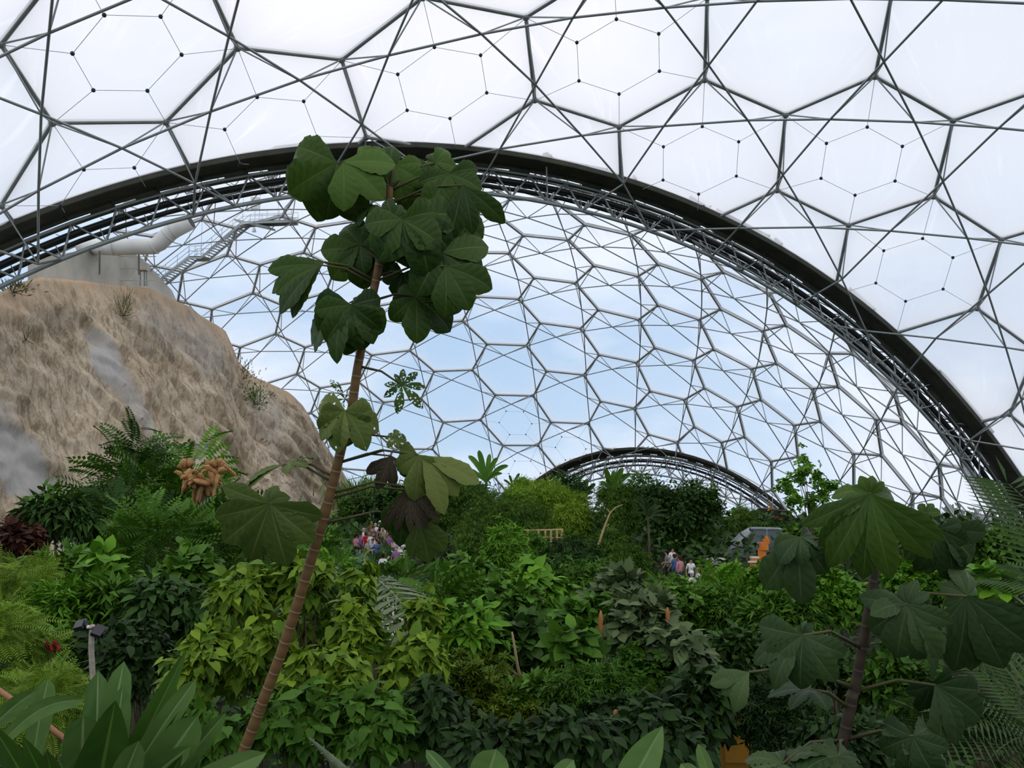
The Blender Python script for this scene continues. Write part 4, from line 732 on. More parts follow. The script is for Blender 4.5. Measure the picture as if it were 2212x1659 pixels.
def frond_plant(name, base, tips, tm, col, label, w=1.0, part='frond', trunk_r=.08, droop=None, group=None, tones=None, trunk='bark', ground=True):
    """palm-like plant; tips are (tip point, roll); every frond is a part"""
    base = Vector(base); t = thing(name, (base.x, base.y, gz(base.x, base.y)) if ground else base, label, CAT.get(name, 'plant'), group)
    for i, tip in enumerate(tips):
        tip = Vector(tip); L = (tip - base).length; V0, T0 = TM[tm]; tv = V0[np.argmax(V0[:, 0])]
        up = np.array([0, 0, 1.]); d = np.array((tip - base) / L); pos = np.array([base]); f = d + up * .30 * (1 if tm in ('palm', 'fern', 'pinnate') else .0)
        me = leaves_mesh(part, (V0 * np.array([1, w, 1]), T0), pos, np.array([f]), np.array([up + np.array([.01, -.2, 0])]), np.array([L * 1.02]), np.array([.5]))
        me.attributes['tone'].data.foreach_set('value', np.clip(RNG.random(len(me.vertices)) * .5 + (tones[i] if tones else .25), 0, 1).astype(np.float32))
        mesh_obj(part, me, M['leaf_' + col], t)
    if ground: MB().path([(base.x, base.y, gz(base.x, base.y) - .1), base.lerp(Vector((base.x, base.y, gz(base.x, base.y))), .5) + Vector((.03, 0, 0)), base], [trunk_r * 1.15, trunk_r, trunk_r * .8], 8).build('trunk', M[trunk], t, True)
    return t
def strap(base, tip, w, bend, mat, parent, side=None, tone=.5, name='leaf', fold=.25, prof=None, k=14, toe=None):
    """one long undivided leaf from base to tip (world points), half width w, arching up by bend"""
    base, tip = Vector(base), Vector(tip); ax = (tip - base); L = ax.length; ax.normalize(); eye = Vector((0, 0, CZ)); view = ((base + tip) / 2 - eye).normalized()
    sd = ax.cross(-view if side is None else Vector(side)).normalized(); nn = sd.cross(ax).normalized(); V, T, tn, vn = [], [], [], []
    for i in range(k + 1):
        t = i / k; ww = w * (prof(t) if prof else (min(1, .45 + t * 1.3) * (max(0, 1 - max(0, (t - .35) / .65) ** 1.7)) ** .8 if mat is M['strap_dark'] else min(1, .40 + t * 1.15) * math.sqrt(max(0, 1 - max(0, (t - .66) / .34) ** 2.2)) + .004)); p = base + ax * (L * t) + Vector((0, 0, 1)) * (bend * L * math.sin(math.pi * t)) * .6
        for j, s in enumerate((-1, -.5, -.1, -.03, .03, .1, .5, 1)):
            V.append(p + sd * ww * s + nn * (abs(s) * fold * ww + .02 * ww * math.sin(t * 25 + s * 3))); tn.append(tone + .25 * (random.random() - .5) + .12 * (s > 0)); vn.append(.75 if abs(s) < .05 else 0)
    for i in range(k):
        for j in range(7): a = i * 8 + j; T.append((a, a + 8, a + 9, a + 1))
    return mesh_obj(name, np_mesh(name, V, T, dict(tone=np.clip(tn, 0, 1), vein=vn)), mat, parent, True)

# ------------------------------------------------------------------ trees with big lobed leaves
def lobes(acc, J, tip, toward, L, n=9, spread=250, droop=.55, tilt=.35, back=.45, wide=.30, seed=0, holes=0.0, tone=.4, rip=1.0):
    """lobes of a palmate leaf radiate from J, the longest one towards tip"""
    rng = random.Random(seed); J, tip = Vector(J), Vector(tip); fw = (tip - J).normalized(); N = (toward.normalized() * (1 - tilt) + Vector((0, 0, 1)) * tilt)
    N = (N - fw * N.dot(fw)).normalized(); sd = N.cross(fw); V, T, tn, vn = acc
    for q in range(n):
        a = math.radians(-spread * .6 + spread * 1.2 * q / (n - 1) + rng.uniform(-7, 7)); ca = (1 + math.cos(a)) / 2; l = L * (back + (1 - back) * ca ** .8) * rng.uniform(.88, 1.08); w = l * min(wide * .84, .40 * math.radians(spread * 1.2 / (n - 1))) * rng.uniform(.88, 1.14)
        d = fw * math.cos(a) + sd * math.sin(a); s = N.cross(d); K, W = 20, 9; b0 = len(V); dr = droop * rng.uniform(.7, 1.35); tw = rng.uniform(-.25, .25); to = tone + rng.uniform(-.22, .22)
        for i in range(K + 1):
            t = i / K; prof = math.sin(math.pi * min(1, t ** 1.38)) ** .80 + .05 * (1 - t); 
            r = t - .33 * dr * t ** 2.2; z = -dr * .62 * t ** 2.2 + .05 * math.sin(t * 3)
            for j in range(W):
                u = (-1, -.68, -.36, -.06, 0, .06, .36, .68, 1)[j]; rp = .030 * rip * math.sin((t * 6.5 - abs(u) * 1.3) * 2 * math.pi) * abs(u) ** .5 * min(1, t * 4)
                x = s * (w * prof * u * (1 - .05 * math.sin(t * 19 + q * 2))); zz = z * l + w * prof * (.22 * abs(u) ** 1.3 + tw * u + rp * 3) - .10 * w * abs(u) ** 3 * 2 * prof
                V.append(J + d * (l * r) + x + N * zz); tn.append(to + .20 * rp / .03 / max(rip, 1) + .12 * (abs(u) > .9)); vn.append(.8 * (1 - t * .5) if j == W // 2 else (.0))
        for i in range(K):
            for j in range(W - 1):
                if holes and 3 < i < K - 1 and rng.random() < holes: continue
                p = b0 + i * W + j; T.append((p, p + W, p + W + 1, p + 1))
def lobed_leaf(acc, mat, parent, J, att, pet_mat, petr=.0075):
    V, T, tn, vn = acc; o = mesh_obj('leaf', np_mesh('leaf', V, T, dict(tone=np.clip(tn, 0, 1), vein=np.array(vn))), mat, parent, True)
    if mat is M['dead']: o['label'] = 'withered brown leaf'
    att = Vector(att); m = att.lerp(J, .55) + Vector((0, 0, .10 * (att - J).length)); MB().path([att, m, J], [petr * 1.35, petr, petr * .8], 6).build('petiole', M['petiole'], o, True)
def cecropia(D, trunk, leaves, label, tmat, lmats, r0, r1, seed0):
    pts = [P(x, y, D + e) for x, y, e in trunk]; a = pts[0]; g = a.copy(); dn = (pts[0] - pts[1]) * .2
    while g.z > gz(g.x, g.y) - .1: g += dn; 
    pts = [g] + pts
    t = thing('lobed_leaf_tree', (g.x, g.y, g.z + .1), label, 'tree'); sm = []
    for i in range(len(pts) - 1):
        p0, p1, p2, p3 = pts[max(i - 1, 0)], pts[i], pts[i + 1], pts[min(i + 2, len(pts) - 1)]
        for k in range(8):
            u = k / 8; sm.append(.5 * ((2 * p1) + (p2 - p0) * u + (2 * p0 - 5 * p1 + 4 * p2 - p3) * u * u + (3 * p1 - p0 - 3 * p2 + p3) * u ** 3))
    sm.append(pts[-1]); n = len(sm); mb = MB(); mb.path(sm, [r0 + (r1 - r0) * i / (n - 1) for i in range(n)], 12); me = mb.mesh('trunk'); al = np.zeros(len(me.vertices)); s = 0
    for i in range(n):
        if i: s += (sm[i] - sm[i - 1]).length
        al[i * 12:(i + 1) * 12] = s
    at = me.attributes.new('along', 'FLOAT', 'POINT'); at.data.foreach_set('value', al.astype(np.float32)); mesh_obj('trunk', me, tmat, t, True)
    eye = Vector((0, 0, CZ)); last = None; jobs = []
    for k, (jx, jy, tx, ty, dd, mk, kw) in enumerate(leaves):
        kw = dict(kw); J = P(jx, jy, D + dd); dz = kw.pop('dz', 0); tip = P(tx, ty, D + dd + dz); aa = kw.pop('at', None)
        if last is None or abs(jx - last[0]) + abs(jy - last[1]) > 12 or mk != last[2]:
            att = min(sm[8:], key=lambda q: (q - J).length + .35 * abs((q.z + .12) - J.z)) if aa is None else P(*aa, D)
            jobs.append((([], [], [], []), mk, J, att)); last = (jx, jy, mk)
        lobes(jobs[-1][0], J, tip, eye - J, (tip - J).length * kw.pop('s', 1.12), seed=seed0 + k, **kw)
    for acc, mk, J, att in jobs: lobed_leaf(acc, M[lmats[mk]], t, J, att, tmat)
    return t
LM = {'m': 'cec', 'l': 'cec_light', 'd': 'cec_dark', 'x': 'dead'}
cecropia(6.0, [(527, 1622, .0), (562, 1530, 0), (600, 1432, 0), (638, 1320, 0), (665, 1232, 0), (700, 1118, 0), (725, 1020, 0), (742, 950, 0), (757, 900, 0), (770, 810, 0), (782, 745, 0), (800, 660, 0), (815, 590, 0), (826, 520, 0), (838, 450, 0), (842, 405, 0)], [
    (728, 352, 688, 478, -.1, 'm', dict(n=5, spread=150, droop=.35, tilt=.2, wide=.42, tone=.6)),
    (722, 352, 622, 470, .05, 'm', dict(n=4, spread=110, droop=.5, wide=.34, tone=.5)),
    (742, 350, 828, 425, -.15, 'm', dict(n=3, spread=70, droop=.2, wide=.36, tone=.95)),
    (835, 368, 818, 300, .15, 'm', dict(n=6, spread=200, droop=.5, tilt=.5, wide=.34, tone=.45)),
    (853, 358, 876, 432, .05, 'm', dict(n=5, spread=150, droop=.3, wide=.34, tone=1.0)),
    (940, 352, 990, 330, .25, 'm', dict(n=6, spread=240, droop=.5, wide=.36, tone=.55)),
    (936, 362, 900, 440, .25, 'm', dict(n=4, spread=120, droop=.3, wide=.36, tone=.6)),
    (970, 375, 1005, 470, .0, 'm', dict(s=1.0, n=5, spread=150, droop=.3, wide=.36, tone=.5)),
    (1000, 400, 1040, 520, -.05, 'm', dict(s=1.0, n=3, spread=44, droop=.2, wide=.24, tone=.35)),
    (955, 430, 990, 520, .3, 'm', dict(n=6, spread=220, droop=.3, wide=.38, tone=.75)),
    (915, 410, 945, 500, .3, 'm', dict(n=5, spread=200, droop=.3, wide=.38, tone=.7)),
    (850, 477, 793, 552, -.2, 'm', dict(n=8, spread=280, droop=.4, tilt=.3, wide=.32, tone=.25)),
    (868, 474, 893, 582, -.25, 'm', dict(n=5, spread=160, droop=.35, tilt=.25, wide=.40, tone=.4)),
    (885, 470, 965, 572, -.2, 'm', dict(n=4, spread=110, droop=.4, wide=.34, tone=.3)),
    (800, 450, 760, 470, -.1, 'm', dict(n=6, spread=230, droop=.5, tilt=.6, wide=.40, tone=.0)),
    (778, 528, 700, 556, .1, 'm', dict(n=6, spread=210, droop=.35, wide=.34, tone=.35)),
    (776, 535, 745, 625, .1, 'm', dict(n=4, spread=120, droop=.3, wide=.38, tone=.6)),
    (700, 566, 578, 636, -.05, 'm', dict(n=4, spread=46, droop=.25, tilt=.45, wide=.24, tone=.55)),
    (780, 540, 805, 610, .1, 'm', dict(n=4, spread=130, droop=.3, wide=.38, tone=.5)),
    (950, 545, 1022, 655, -.1, 'm', dict(n=4, spread=110, droop=.35, wide=.34, tone=.3)),
    (940, 540, 930, 632, .1, 'm', dict(n=6, spread=210, droop=.35, wide=.36, tone=.2)),
    (970, 520, 1000, 580, .2, 'm', dict(n=5, spread=180, droop=.3, wide=.34, tone=.4)),
    (800, 505, 750, 530, .2, 'm', dict(n=5, spread=180, droop=.3, wide=.36, tone=.15)),
    (905, 505, 985, 560, .15, 'm', dict(n=5, spread=170, droop=.3, wide=.36, tone=.35)),
    (900, 500, 870, 420, .3, 'm', dict(n=5, spread=170, droop=.3, wide=.38, tone=.5)),
    (870, 590, 850, 640, .2, 'm', dict(n=5, spread=170, droop=.3, wide=.36, tone=.3)),
    (962, 575, 1030, 668, -.15, 'm', dict(n=3, spread=60, droop=.3, wide=.34, tone=.45)),
    (690, 572, 572, 640, -.1, 'm', dict(n=3, spread=40, droop=.2, tilt=.4, wide=.24, tone=.4, s=1.0)),
    (975, 470, 1000, 560, .25, 'm', dict(n=5, spread=170, droop=.3, wide=.38, tone=.65)),
    (812, 352, 780, 310, .1, 'm', dict(n=5, spread=170, droop=.4, tilt=.4, wide=.36, tone=.7)),
    (757, 658, 712, 756, -.2, 'm', dict(n=4, spread=115, droop=.35, tilt=.35, wide=.36, tone=.3)),
    (760, 658, 782, 758, -.2, 'm', dict(n=5, spread=150, droop=.35, tilt=.35, wide=.38, tone=.3)),
    (757, 658, 640, 728, -.15, 'm', dict(n=4, spread=70, droop=.45, tilt=.5, wide=.22, tone=.3)),
    (760, 655, 842, 712, -.15, 'm', dict(n=4, spread=100, droop=.45, tilt=.5, wide=.26, tone=.25)),
    (765, 650, 790, 628, -.1, 'm', dict(n=5, spread=170, droop=.3, tilt=.7, wide=.34, tone=.1)),
    (896, 640, 848, 668, .1, 'm', dict(n=5, spread=200, droop=.3, wide=.36, tone=.45)),
    (897, 640, 925, 722, .05, 'm', dict(n=4, spread=110, droop=.3, wide=.38, tone=.6)),
    (897, 640, 975, 718, .05, 'm', dict(n=3, spread=60, droop=.3, wide=.32, tone=.3)),
    (745, 862, 690, 842, .1, 'm', dict(n=6, spread=260, droop=.3, wide=.15, tone=.9, holes=.35)),
    (868, 832, 905, 880, -.05, 'm', dict(n=9, spread=300, droop=.2, tilt=.2, wide=.20, tone=.55, holes=.12, at=(770, 790))),
    (745, 888, 742, 968, -.2, 'l', dict(n=5, spread=150, droop=.5, tilt=.35, wide=.40, tone=.35, holes=.015)),
    (745, 888, 820, 950, -.2, 'l', dict(n=4, spread=90, droop=.45, tilt=.4, wide=.34, tone=.45, holes=.02)),
    (745, 886, 660, 930, -.2, 'l', dict(n=4, spread=90, droop=.45, tilt=.4, wide=.34, tone=.55, holes=.02)),
    (850, 945, 880, 960, -.05, 'l', dict(n=6, spread=260, droop=.4, tilt=.4, wide=.34, tone=.3, holes=.04)),
    (902, 982, 875, 1036, -.1, 'l', dict(n=4, spread=130, droop=.35, wide=.40, tone=.5)),
    (905, 985, 945, 1068, -.1, 'l', dict(n=3, spread=60, droop=.3, wide=.32, tone=.6)),
    (912, 985, 1010, 1072, -.1, 'l', dict(n=3, spread=36, droop=.3, wide=.22, tone=.65)),
    (612, 1003, 508, 1056, .05, 'l', dict(n=3, spread=30, droop=.2, tilt=.7, wide=.20, tone=.1)),
    (630, 1000, 695, 982, .05, 'l', dict(n=5, spread=150, droop=.3, tilt=.75, wide=.30, tone=.1)),
    (583, 1088, 545, 1232, -.3, 'l', dict(n=7, spread=150, droop=.26, tilt=.2, wide=.26, tone=.08, back=.45)),
    (583, 1083, 612, 1048, -.25, 'l', dict(n=4, spread=140, droop=.5, tilt=.5, wide=.34, tone=.0)),
    (874, 1058, 882, 1152, .1, 'm', dict(n=3, spread=52, droop=.25, wide=.38, tone=.15)),
    (876, 1060, 880, 1188, .15, 'm', dict(n=2, spread=24, droop=.2, wide=.28, tone=.2)),
    (905, 1120, 925, 1212, .1, 'l', dict(n=3, spread=50, droop=.2, wide=.26, tone=.0)),
    (882, 1052, 905, 1148, -.1, 'x', dict(n=7, spread=70, droop=.2, wide=.10, tone=.3, rip=3)),
    (846, 985, 835, 1062, -.05, 'x', dict(n=4, spread=80, droop=.3, wide=.18, tone=.2, rip=3)),
], 'slender tall tree with ringed brown trunk and big dark lobed leaves against the dome', M['cec_trunk'], LM, .040, .026, 100)
cecropia(4.3, [(1822, 1600, 0), (1836, 1530, 0), (1850, 1470, 0), (1866, 1380, 0), (1874, 1330, 0), (1884, 1270, 0), (1890, 1235, 0), (1892, 1205, 0)], [
    (1880, 1066, 1874, 1248, -.25, 'm', dict(n=7, spread=100, droop=.22, tilt=.25, wide=.24, tone=.5, back=.55)),
    (1880, 1066, 1800, 1075, -.2, 'm', dict(n=2, spread=34, droop=.5, tilt=.5, wide=.26, tone=.6)),
    (1880, 1066, 1958, 1085, -.2, 'm', dict(n=2, spread=34, droop=.5, tilt=.5, wide=.26, tone=.55)),
    (1880, 1066, 1872, 1026, -.2, 'm', dict(n=4, spread=90, droop=.3, tilt=.3, wide=.34, tone=.75)),
    (1728, 1162, 1692, 1312, -.1, 'd', dict(n=2, spread=26, droop=.25, wide=.30, tone=.5, s=1.05)),
    (1728, 1162, 1764, 1275, -.1, 'd', dict(n=2, spread=30, droop=.25, wide=.34, tone=.15, s=1.05)),
    (1728, 1160, 1676, 1222, -.15, 'd', dict(n=3, spread=60, droop=.4, tilt=.4, wide=.34, tone=.4, s=1.0)),
    (1728, 1160, 1790, 1180, -.1, 'd', dict(n=3, spread=70, droop=.5, tilt=.5, wide=.30, tone=.1)),
    (2000, 1108, 2015, 1082, .05, 'm', dict(n=5, spread=200, droop=.35, tilt=.3, wide=.34, tone=.5)),
    (2028, 1142, 2108, 1258, -.05, 'd', dict(n=4, spread=80, droop=.4, wide=.32, tone=.2)),
    (2028, 1142, 2045, 1210, -.05, 'd', dict(n=5, spread=150, droop=.35, wide=.34, tone=.3)),
    (2025, 1140, 1970, 1222, .05, 'm', dict(n=4, spread=80, droop=.35, wide=.32, tone=.2)),
    (1960, 1306, 1938, 1426, -.3, 'd', dict(n=5, spread=140, droop=.35, tilt=.4, wide=.27, tone=.5, back=.5)),
    (1960, 1306, 2090, 1415, -.3, 'd', dict(n=3, spread=42, droop=.4, tilt=.45, wide=.17, tone=.55)),
    (1960, 1306, 1862, 1285, -.25, 'd', dict(n=2, spread=40, droop=.4, tilt=.6, wide=.25, tone=.5)),
    (1960, 1306, 1975, 1254, -.25, 'd', dict(n=5, spread=130, droop=.3, tilt=.6, wide=.28, tone=.5)),
    (2088, 1288, 2128, 1476, -.1, 'd', dict(n=4, spread=64, droop=.32, wide=.22, tone=.15)),
    (2088, 1288, 2182, 1430, -.05, 'd', dict(n=3, spread=40, droop=.35, wide=.2, tone=.25)),
    (2088, 1286, 2040, 1236, -.05, 'd', dict(n=6, spread=190, droop=.45, tilt=.4, wide=.30, tone=.7)),
    (1735, 1372, 1712, 1486, -.25, 'd', dict(n=5, spread=130, droop=.38, tilt=.4, wide=.29, tone=.38, back=.6)),
    (1735, 1372, 1630, 1452, -.2, 'd', dict(n=2, spread=26, droop=.45, tilt=.45, wide=.20, tone=.45)),
    (1735, 1368, 1745, 1340, -.15, 'd', dict(n=6, spread=200, droop=.4, tilt=.7, wide=.28, tone=.25)),
    (1618, 1452, 1552, 1508, -.2, 'd', dict(n=3, spread=50, droop=.3, tilt=.3, wide=.24, tone=1.0)),
    (1752, 1490, 1655, 1498, -.1, 'd', dict(n=5, spread=150, droop=.3, tilt=.85, wide=.26, tone=.1)),
    (2020, 1480, 2128, 1592, -.05, 'd', dict(n=4, spread=70, droop=.32, tilt=.3, wide=.22, tone=.25)),
    (2010, 1480, 2040, 1552, .05, 'd', dict(n=5, spread=150, droop=.35, wide=.34, tone=.0)),
    (1972, 1590, 1950, 1690, -.25, 'd', dict(n=5, spread=140, droop=.42, tilt=.5, wide=.30, tone=.2)),
    (1972, 1590, 2075, 1655, -.2, 'd', dict(n=4, spread=80, droop=.45, tilt=.5, wide=.24, tone=.25)),
    (1972, 1588, 1900, 1560, -.15, 'd', dict(n=6, spread=190, droop=.35, tilt=.7, wide=.28, tone=.25)),
    (1812, 1634, 1745, 1700, -.35, 'd', dict(n=5, spread=150, droop=.40, tilt=.65, wide=.30, tone=.45)),
    (1812, 1634, 1900, 1690, -.35, 'd', dict(n=4, spread=90, droop=.42, tilt=.65, wide=.28, tone=.4)),
    (1812, 1632, 1680, 1640, -.3, 'd', dict(n=4, spread=80, droop=.4, tilt=.75, wide=.25, tone=.35)),
    (1690, 1650, 1590, 1668, -.3, 'd', dict(n=5, spread=150, droop=.35, tilt=.75, wide=.26, tone=.5)),
], 'dark tree with huge hand-shaped leaves in the right foreground', M['cec_trunk_dark'], LM, .030, .018, 300)
# ------------------------------------------------------------------ low undergrowth nobody could count
def undergrowth():
    n = 42000; rng = np.random.default_rng(3); y = 2.2 + 100 * rng.random(n) ** 1.7; x = np.clip((rng.random(n) * 2 - 1) * (y * .66 + 3), -45, 45); z = np.array([gz(a, b) for a, b in zip(x, y)]) + rng.random(n) ** 1.5 * (.9 + y * .012)
    ok = y > 3.2; x, y, z = x[ok], y[ok], z[ok]; n = len(x); f = unit(rng.normal(size=(n, 3)) + np.array([0, -.3, .1])); up = np.tile([0., -.2, 1.], (n, 1)) + rng.normal(size=(n, 3)) * .35
    o = mesh_obj('undergrowth', leaves_mesh('undergrowth', TM['diaw'], np.stack([x, y, z], 1), f, up, (.16 + y * .007) * rng.uniform(.6, 1.4, n), rng.random(n)), M['leaf_dark'])
    tag(o, 'low dark leafy undergrowth covering the soil', 'undergrowth', kind='stuff')
undergrowth()
# ------------------------------------------------------------------ crest of the jungle, far away
p = plant
def reeds(px, py, w, h, D, n, leaf, col, label, tm='blade'):
    rng = np.random.default_rng(int(px)); c = P(px, py, D); x = c.x + rng.normal(size=n) * S(w, D) * .5; y = c.y + rng.normal(size=n) * 1.0; z = c.z - rng.random(n) * S(h, D) * 1.2
    t = thing('reeds', (c.x, c.y, gz(c.x, c.y)), label, 'reeds'); f = np.stack([rng.normal(size=n) * .35, rng.normal(size=n) * .3, np.ones(n)], 1); up = rng.normal(size=(n, 3)) * .6 + np.array([0, -1, .1])
    mesh_obj('foliage', leaves_mesh('foliage', TM[tm], np.stack([x, y, z], 1), f, up, leaf * rng.uniform(.5, 1.1, n), rng.random(n)), M['leaf_' + col], t)
    for i in range(14):
        a = Vector((x[i], y[i], z[i])); MB().tube((a.x, a.y, gz(a.x, a.y) - .1), a, .05, .03, 5).build('stem', M['leaf_dark'], t)
reeds(800, 1060, 70, 34, 84, 900, 2.0, 'feather', 'tall grassy reeds growing at the far end of the rock face')
def banana(px, py, D, tips, label, w=.16, col='banana', group=None):
    b = P(px, py, D); t = thing('banana_plant', (b.x, b.y, gz(b.x, b.y)), label, 'banana plant', group)
    for i, (x, y, dd) in enumerate(tips):
        tip = P(x, y, D + dd); L = (tip - b).length; strap(b, tip, L * w, .10 if abs(x - px) < 25 else .22, M['leaf_' + col], t, tone=.25 + .5 * ((i * 37) % 10) / 10)
    MB().path([(b.x, b.y, gz(b.x, b.y) - .1), b], [.14, .09], 8).build('stem', M['leaf_mid'], t, True); return t
banana(1050, 1042, 74, [(1034, 972, 0), (1058, 980, .4), (1075, 988, 0), (1098, 1005, -.2), (1012, 984, .3), (1000, 1014, 0), (1085, 1022, -.6), (1020, 1028, -.6)], 'bright broad-leaved banana plant standing against the dome left of the small arch', .085)
banana(1108, 1052, 74, [(1100, 1026, 0), (1136, 1032, .2), (1088, 1036, 0), (1122, 1022, .3), (1130, 1050, -.4)], 'small low banana plant next to the yellow-green bamboo top', .10, 'mid')
banana(1322, 1065, 78, [(1308, 1012, 0), (1326, 1016, .4), (1345, 1010, 0), (1360, 1024, .2), (1296, 1040, 0), (1352, 1048, -.4), (1310, 1034, -.5)], 'dark banana plant rising in front of the small arch', .11, 'mid')
banana(1262, 1072, 76, [(1250, 1040, 0), (1268, 1034, .4), (1286, 1044, 0), (1240, 1056, 0), (1282, 1062, -.4)], 'banana clump beside the brown thatched gable', .13, 'dark')
banana(1205, 1050, 82, [(1192, 1022, 0), (1206, 1018, .3), (1220, 1026, 0), (1232, 1040, 0)], 'upright dark spiky-leaved clump at the left foot of the small arch', .10, 'dark')
def pl(name, px, py, rx, ry, D, tm, leaf, n, col, label, **k): return plant(name, px, py, rx, ry, D, tm, leaf, n, col, label, **k)
pl('tree', 1385, 1050, 34, 26, 76, 'dia', .42, 420, 'mid', 'thin open-branched tree under the top of the small arch', K=12, spread=.35)
pl('bamboo', 1180, 1092, 84, 44, 58, 'fine', .5, 6500, 'bamboo', 'yellow-green bamboo mound, the widest rounded crown below the dome wall', K=40, spread=.26, shell=.6, droop=.2, top=.25)
pl('bamboo', 1128, 1075, 36, 30, 60, 'fine', .55, 2200, 'bamboo', 'small yellow-green bamboo tuft on the left of the wide bamboo mound', K=12, spread=.45, top=.2)
pl('bamboo', 1236, 1132, 40, 32, 54, 'fine', .55, 2600, 'bamboo', 'smooth rounded yellow-green bamboo hump, lowest of the bamboo mounds', K=14, spread=.42, top=.25)
pl('bamboo', 1085, 1150, 95, 72, 46, 'fine', .46, 7500, 'feather', 'soft feathery dull-green bamboo in the middle of the slope', K=30, spread=.36, droop=.5)
pl('bamboo', 985, 1105, 80, 52, 56, 'fine', .5, 5000, 'feather', 'feathery green bamboo behind the withered leaf', K=24, spread=.36)
pl('shrub', 905, 1085, 60, 46, 66, 'dia', .5, 2600, 'mid', 'leafy bank behind the light drooping lobed leaves', K=22)
pl('shrub', 990, 1062, 70, 26, 70, 'dia', .5, 1800, 'dark', 'dark low crest bushes left of the bright banana plant', K=20)
pl('shrub', 835, 1086, 58, 32, 78, 'dia', .45, 2600, 'dark', 'dark green shrubbery right of the bare rock foot', K=22)
pl('shrub', 764, 1104, 28, 24, 80, 'dia', .36, 1500, 'mid', 'rounded green bush at the foot of the rock face', K=14, spread=.42)
pl('tree', 1465, 1115, 82, 66, 62, 'dia', .40, 6500, 'dark', 'big dark dense tree in front of the small arch', K=34, spread=.32)
pl('tree', 1395, 1098, 48, 52, 64, 'dia', .42, 2600, 'dark', 'dark bushy tree between the bamboo cane and the big dark tree', K=20)
pl('tree', 1520, 1078, 30, 34, 62, 'dia', .36, 900, 'mid', 'slim lighter tree at the right edge of the big dark tree', K=14, spread=.34)
pl('tree', 1488, 1165, 52, 38, 62, 'spray', .6, 2600, 'mid', 'drooping green tree below the big dark tree beside the concrete ramp', K=24)
pl('tree', 1612, 1128, 42, 26, 72, 'spray', .6, 1600, 'feather', 'rounded light green tree behind the grey duct', K=18, spread=.42)
pl('bamboo', 1330, 1115, 44, 58, 54, 'fine', .5, 3600, 'feather', 'upright green bamboo right of the bent bare cane', K=22)
pl('bamboo', 1328, 1208, 62, 48, 38, 'fine', .40, 4200, 'feather', 'warm green bamboo spray below the bent cane', K=24)
pl('shrub', 1230, 1086, 22, 40, 64, 'pinn_far', 1.0, 260, 'dark', 'dark palm-leaved shrub between bamboo mound and thatched gable', K=10)
frond_plant('palm', P(1400, 1118, 52), [P(1378, 1080, 52), P(1392, 1075, 51.6), P(1412, 1082, 51.5), P(1436, 1104, 51.5), P(1440, 1120, 51), P(1372, 1108, 51.5), P(1420, 1092, 52.5), P(1426, 1132, 50.8)], 'palm', 'palm', 'pale-fronded palm in front of the big dark tree')
pl('shrub', 1432, 1160, 46, 22, 62, 'pinn_far', .9, 420, 'bright', 'bright layered leafy shrub left of the small visitor group', K=14, spread=.4)
pl('shrub', 1430, 1272, 60, 20, 40, 'dia', .3, 1400, 'feather', 'low green bank in front of the small visitor group', K=18)
pl('shrub', 1140, 1205, 72, 44, 32, 'spray', .42, 2600, 'mid', 'fine willowy shrub under the short bamboo fence', K=24, droop=.6)
pl('shrub', 1235, 1215, 66, 44, 30, 'spray', .40, 2400, 'dark', 'dark willowy shrub right of the short bamboo fence', K=24, droop=.6)
# ------------------------------------------------------------------ left middle distance
def feathery(px, py, rx, ry, D, n, leaf, col, label, tm='pinnate', **k): return plant('feathery_tree', px, py, rx, ry, D, tm, leaf, n, col, label, droop=.1, lay=.8, **k)
feathery(300, 1085, 90, 90, 21, 240, .85, 'mid', 'tall dark feathery-leaved tree in front of the rock face', K=26, spread=.36)
feathery(292, 985, 26, 52, 21, 60, .62, 'dark', 'dark leafy spire topping out against the rock face', K=12, spread=.45)
feathery(415, 1030, 40, 56, 23, 70, .85, 'bright', 'bright feathery sapling with pale top below the tan figure', K=12, spread=.45)
feathery(430, 1120, 90, 52, 22, 170, .80, 'mid', 'spreading feathery tree with flat layers below the tan figure', K=24)
feathery(560, 1190, 100, 60, 17, 220, .62, 'mid', 'feathery tree behind the large lower-left lobed leaf', K=26)
feathery(350, 1195, 110, 70, 16, 260, .60, 'mid', 'feathery shrub in the gap right of the pale broad-leaved sprig', K=28)
feathery(245, 1140, 70, 60, 19, 140, .70, 'dark', 'shadowed feathery tree left of the tall feathery-leaved tree', K=22)
feathery(722, 1240, 66, 30, 27, 150, .62, 'bright', 'light feathery tree in front of the crowd', K=22, top=.1)
feathery(850, 1258, 66, 24, 26, 140, .62, 'mid', 'layered feathery tree right of the purple-topped visitor', K=20)
feathery(682, 1190, 40, 30, 30, 90, .7, 'mid', 'feathery tree beside the trunk left of the crowd', K=16)
pl('shrub', 120, 1120, 66, 40, 15, 'narrow', .30, 620, 'dark', 'dark drooping-leaved branches over the lower rock', K=18, spread=.34, droop=.8)
pl('shrub', 100, 1085, 26, 26, 15, 'ovate', .24, 90, 'mid', 'small leafy twig sticking up before the rock face', K=8)
pl('shrub', 25, 1178, 48, 44, 14, 'dia', .20, 700, 'red', 'dark red-leaved shrub at the left edge', K=16)
pl('shrub', 45, 1255, 72, 40, 12, 'plumy', .30, 420, 'fern', 'yellow-green feathery fern clump below the red-leaved shrub', K=18, seed=21)
pl('shrub', 140, 1225, 62, 36, 13, 'dia', .20, 900, 'mid', 'small-leaved shrub at the foot of the bare lower rock', K=18)
pl('shrub', 22, 1390, 62, 66, 8.5, 'plumy', .22, 520, 'fern', 'bright ferny bush at the left edge above the bamboo rail', K=20)
pl('fern', 75, 1535, 100, 72, 6.6, 'plumy', .17, 1100, 'fern', 'light yellow-green fern mass under the bamboo rail', K=26)
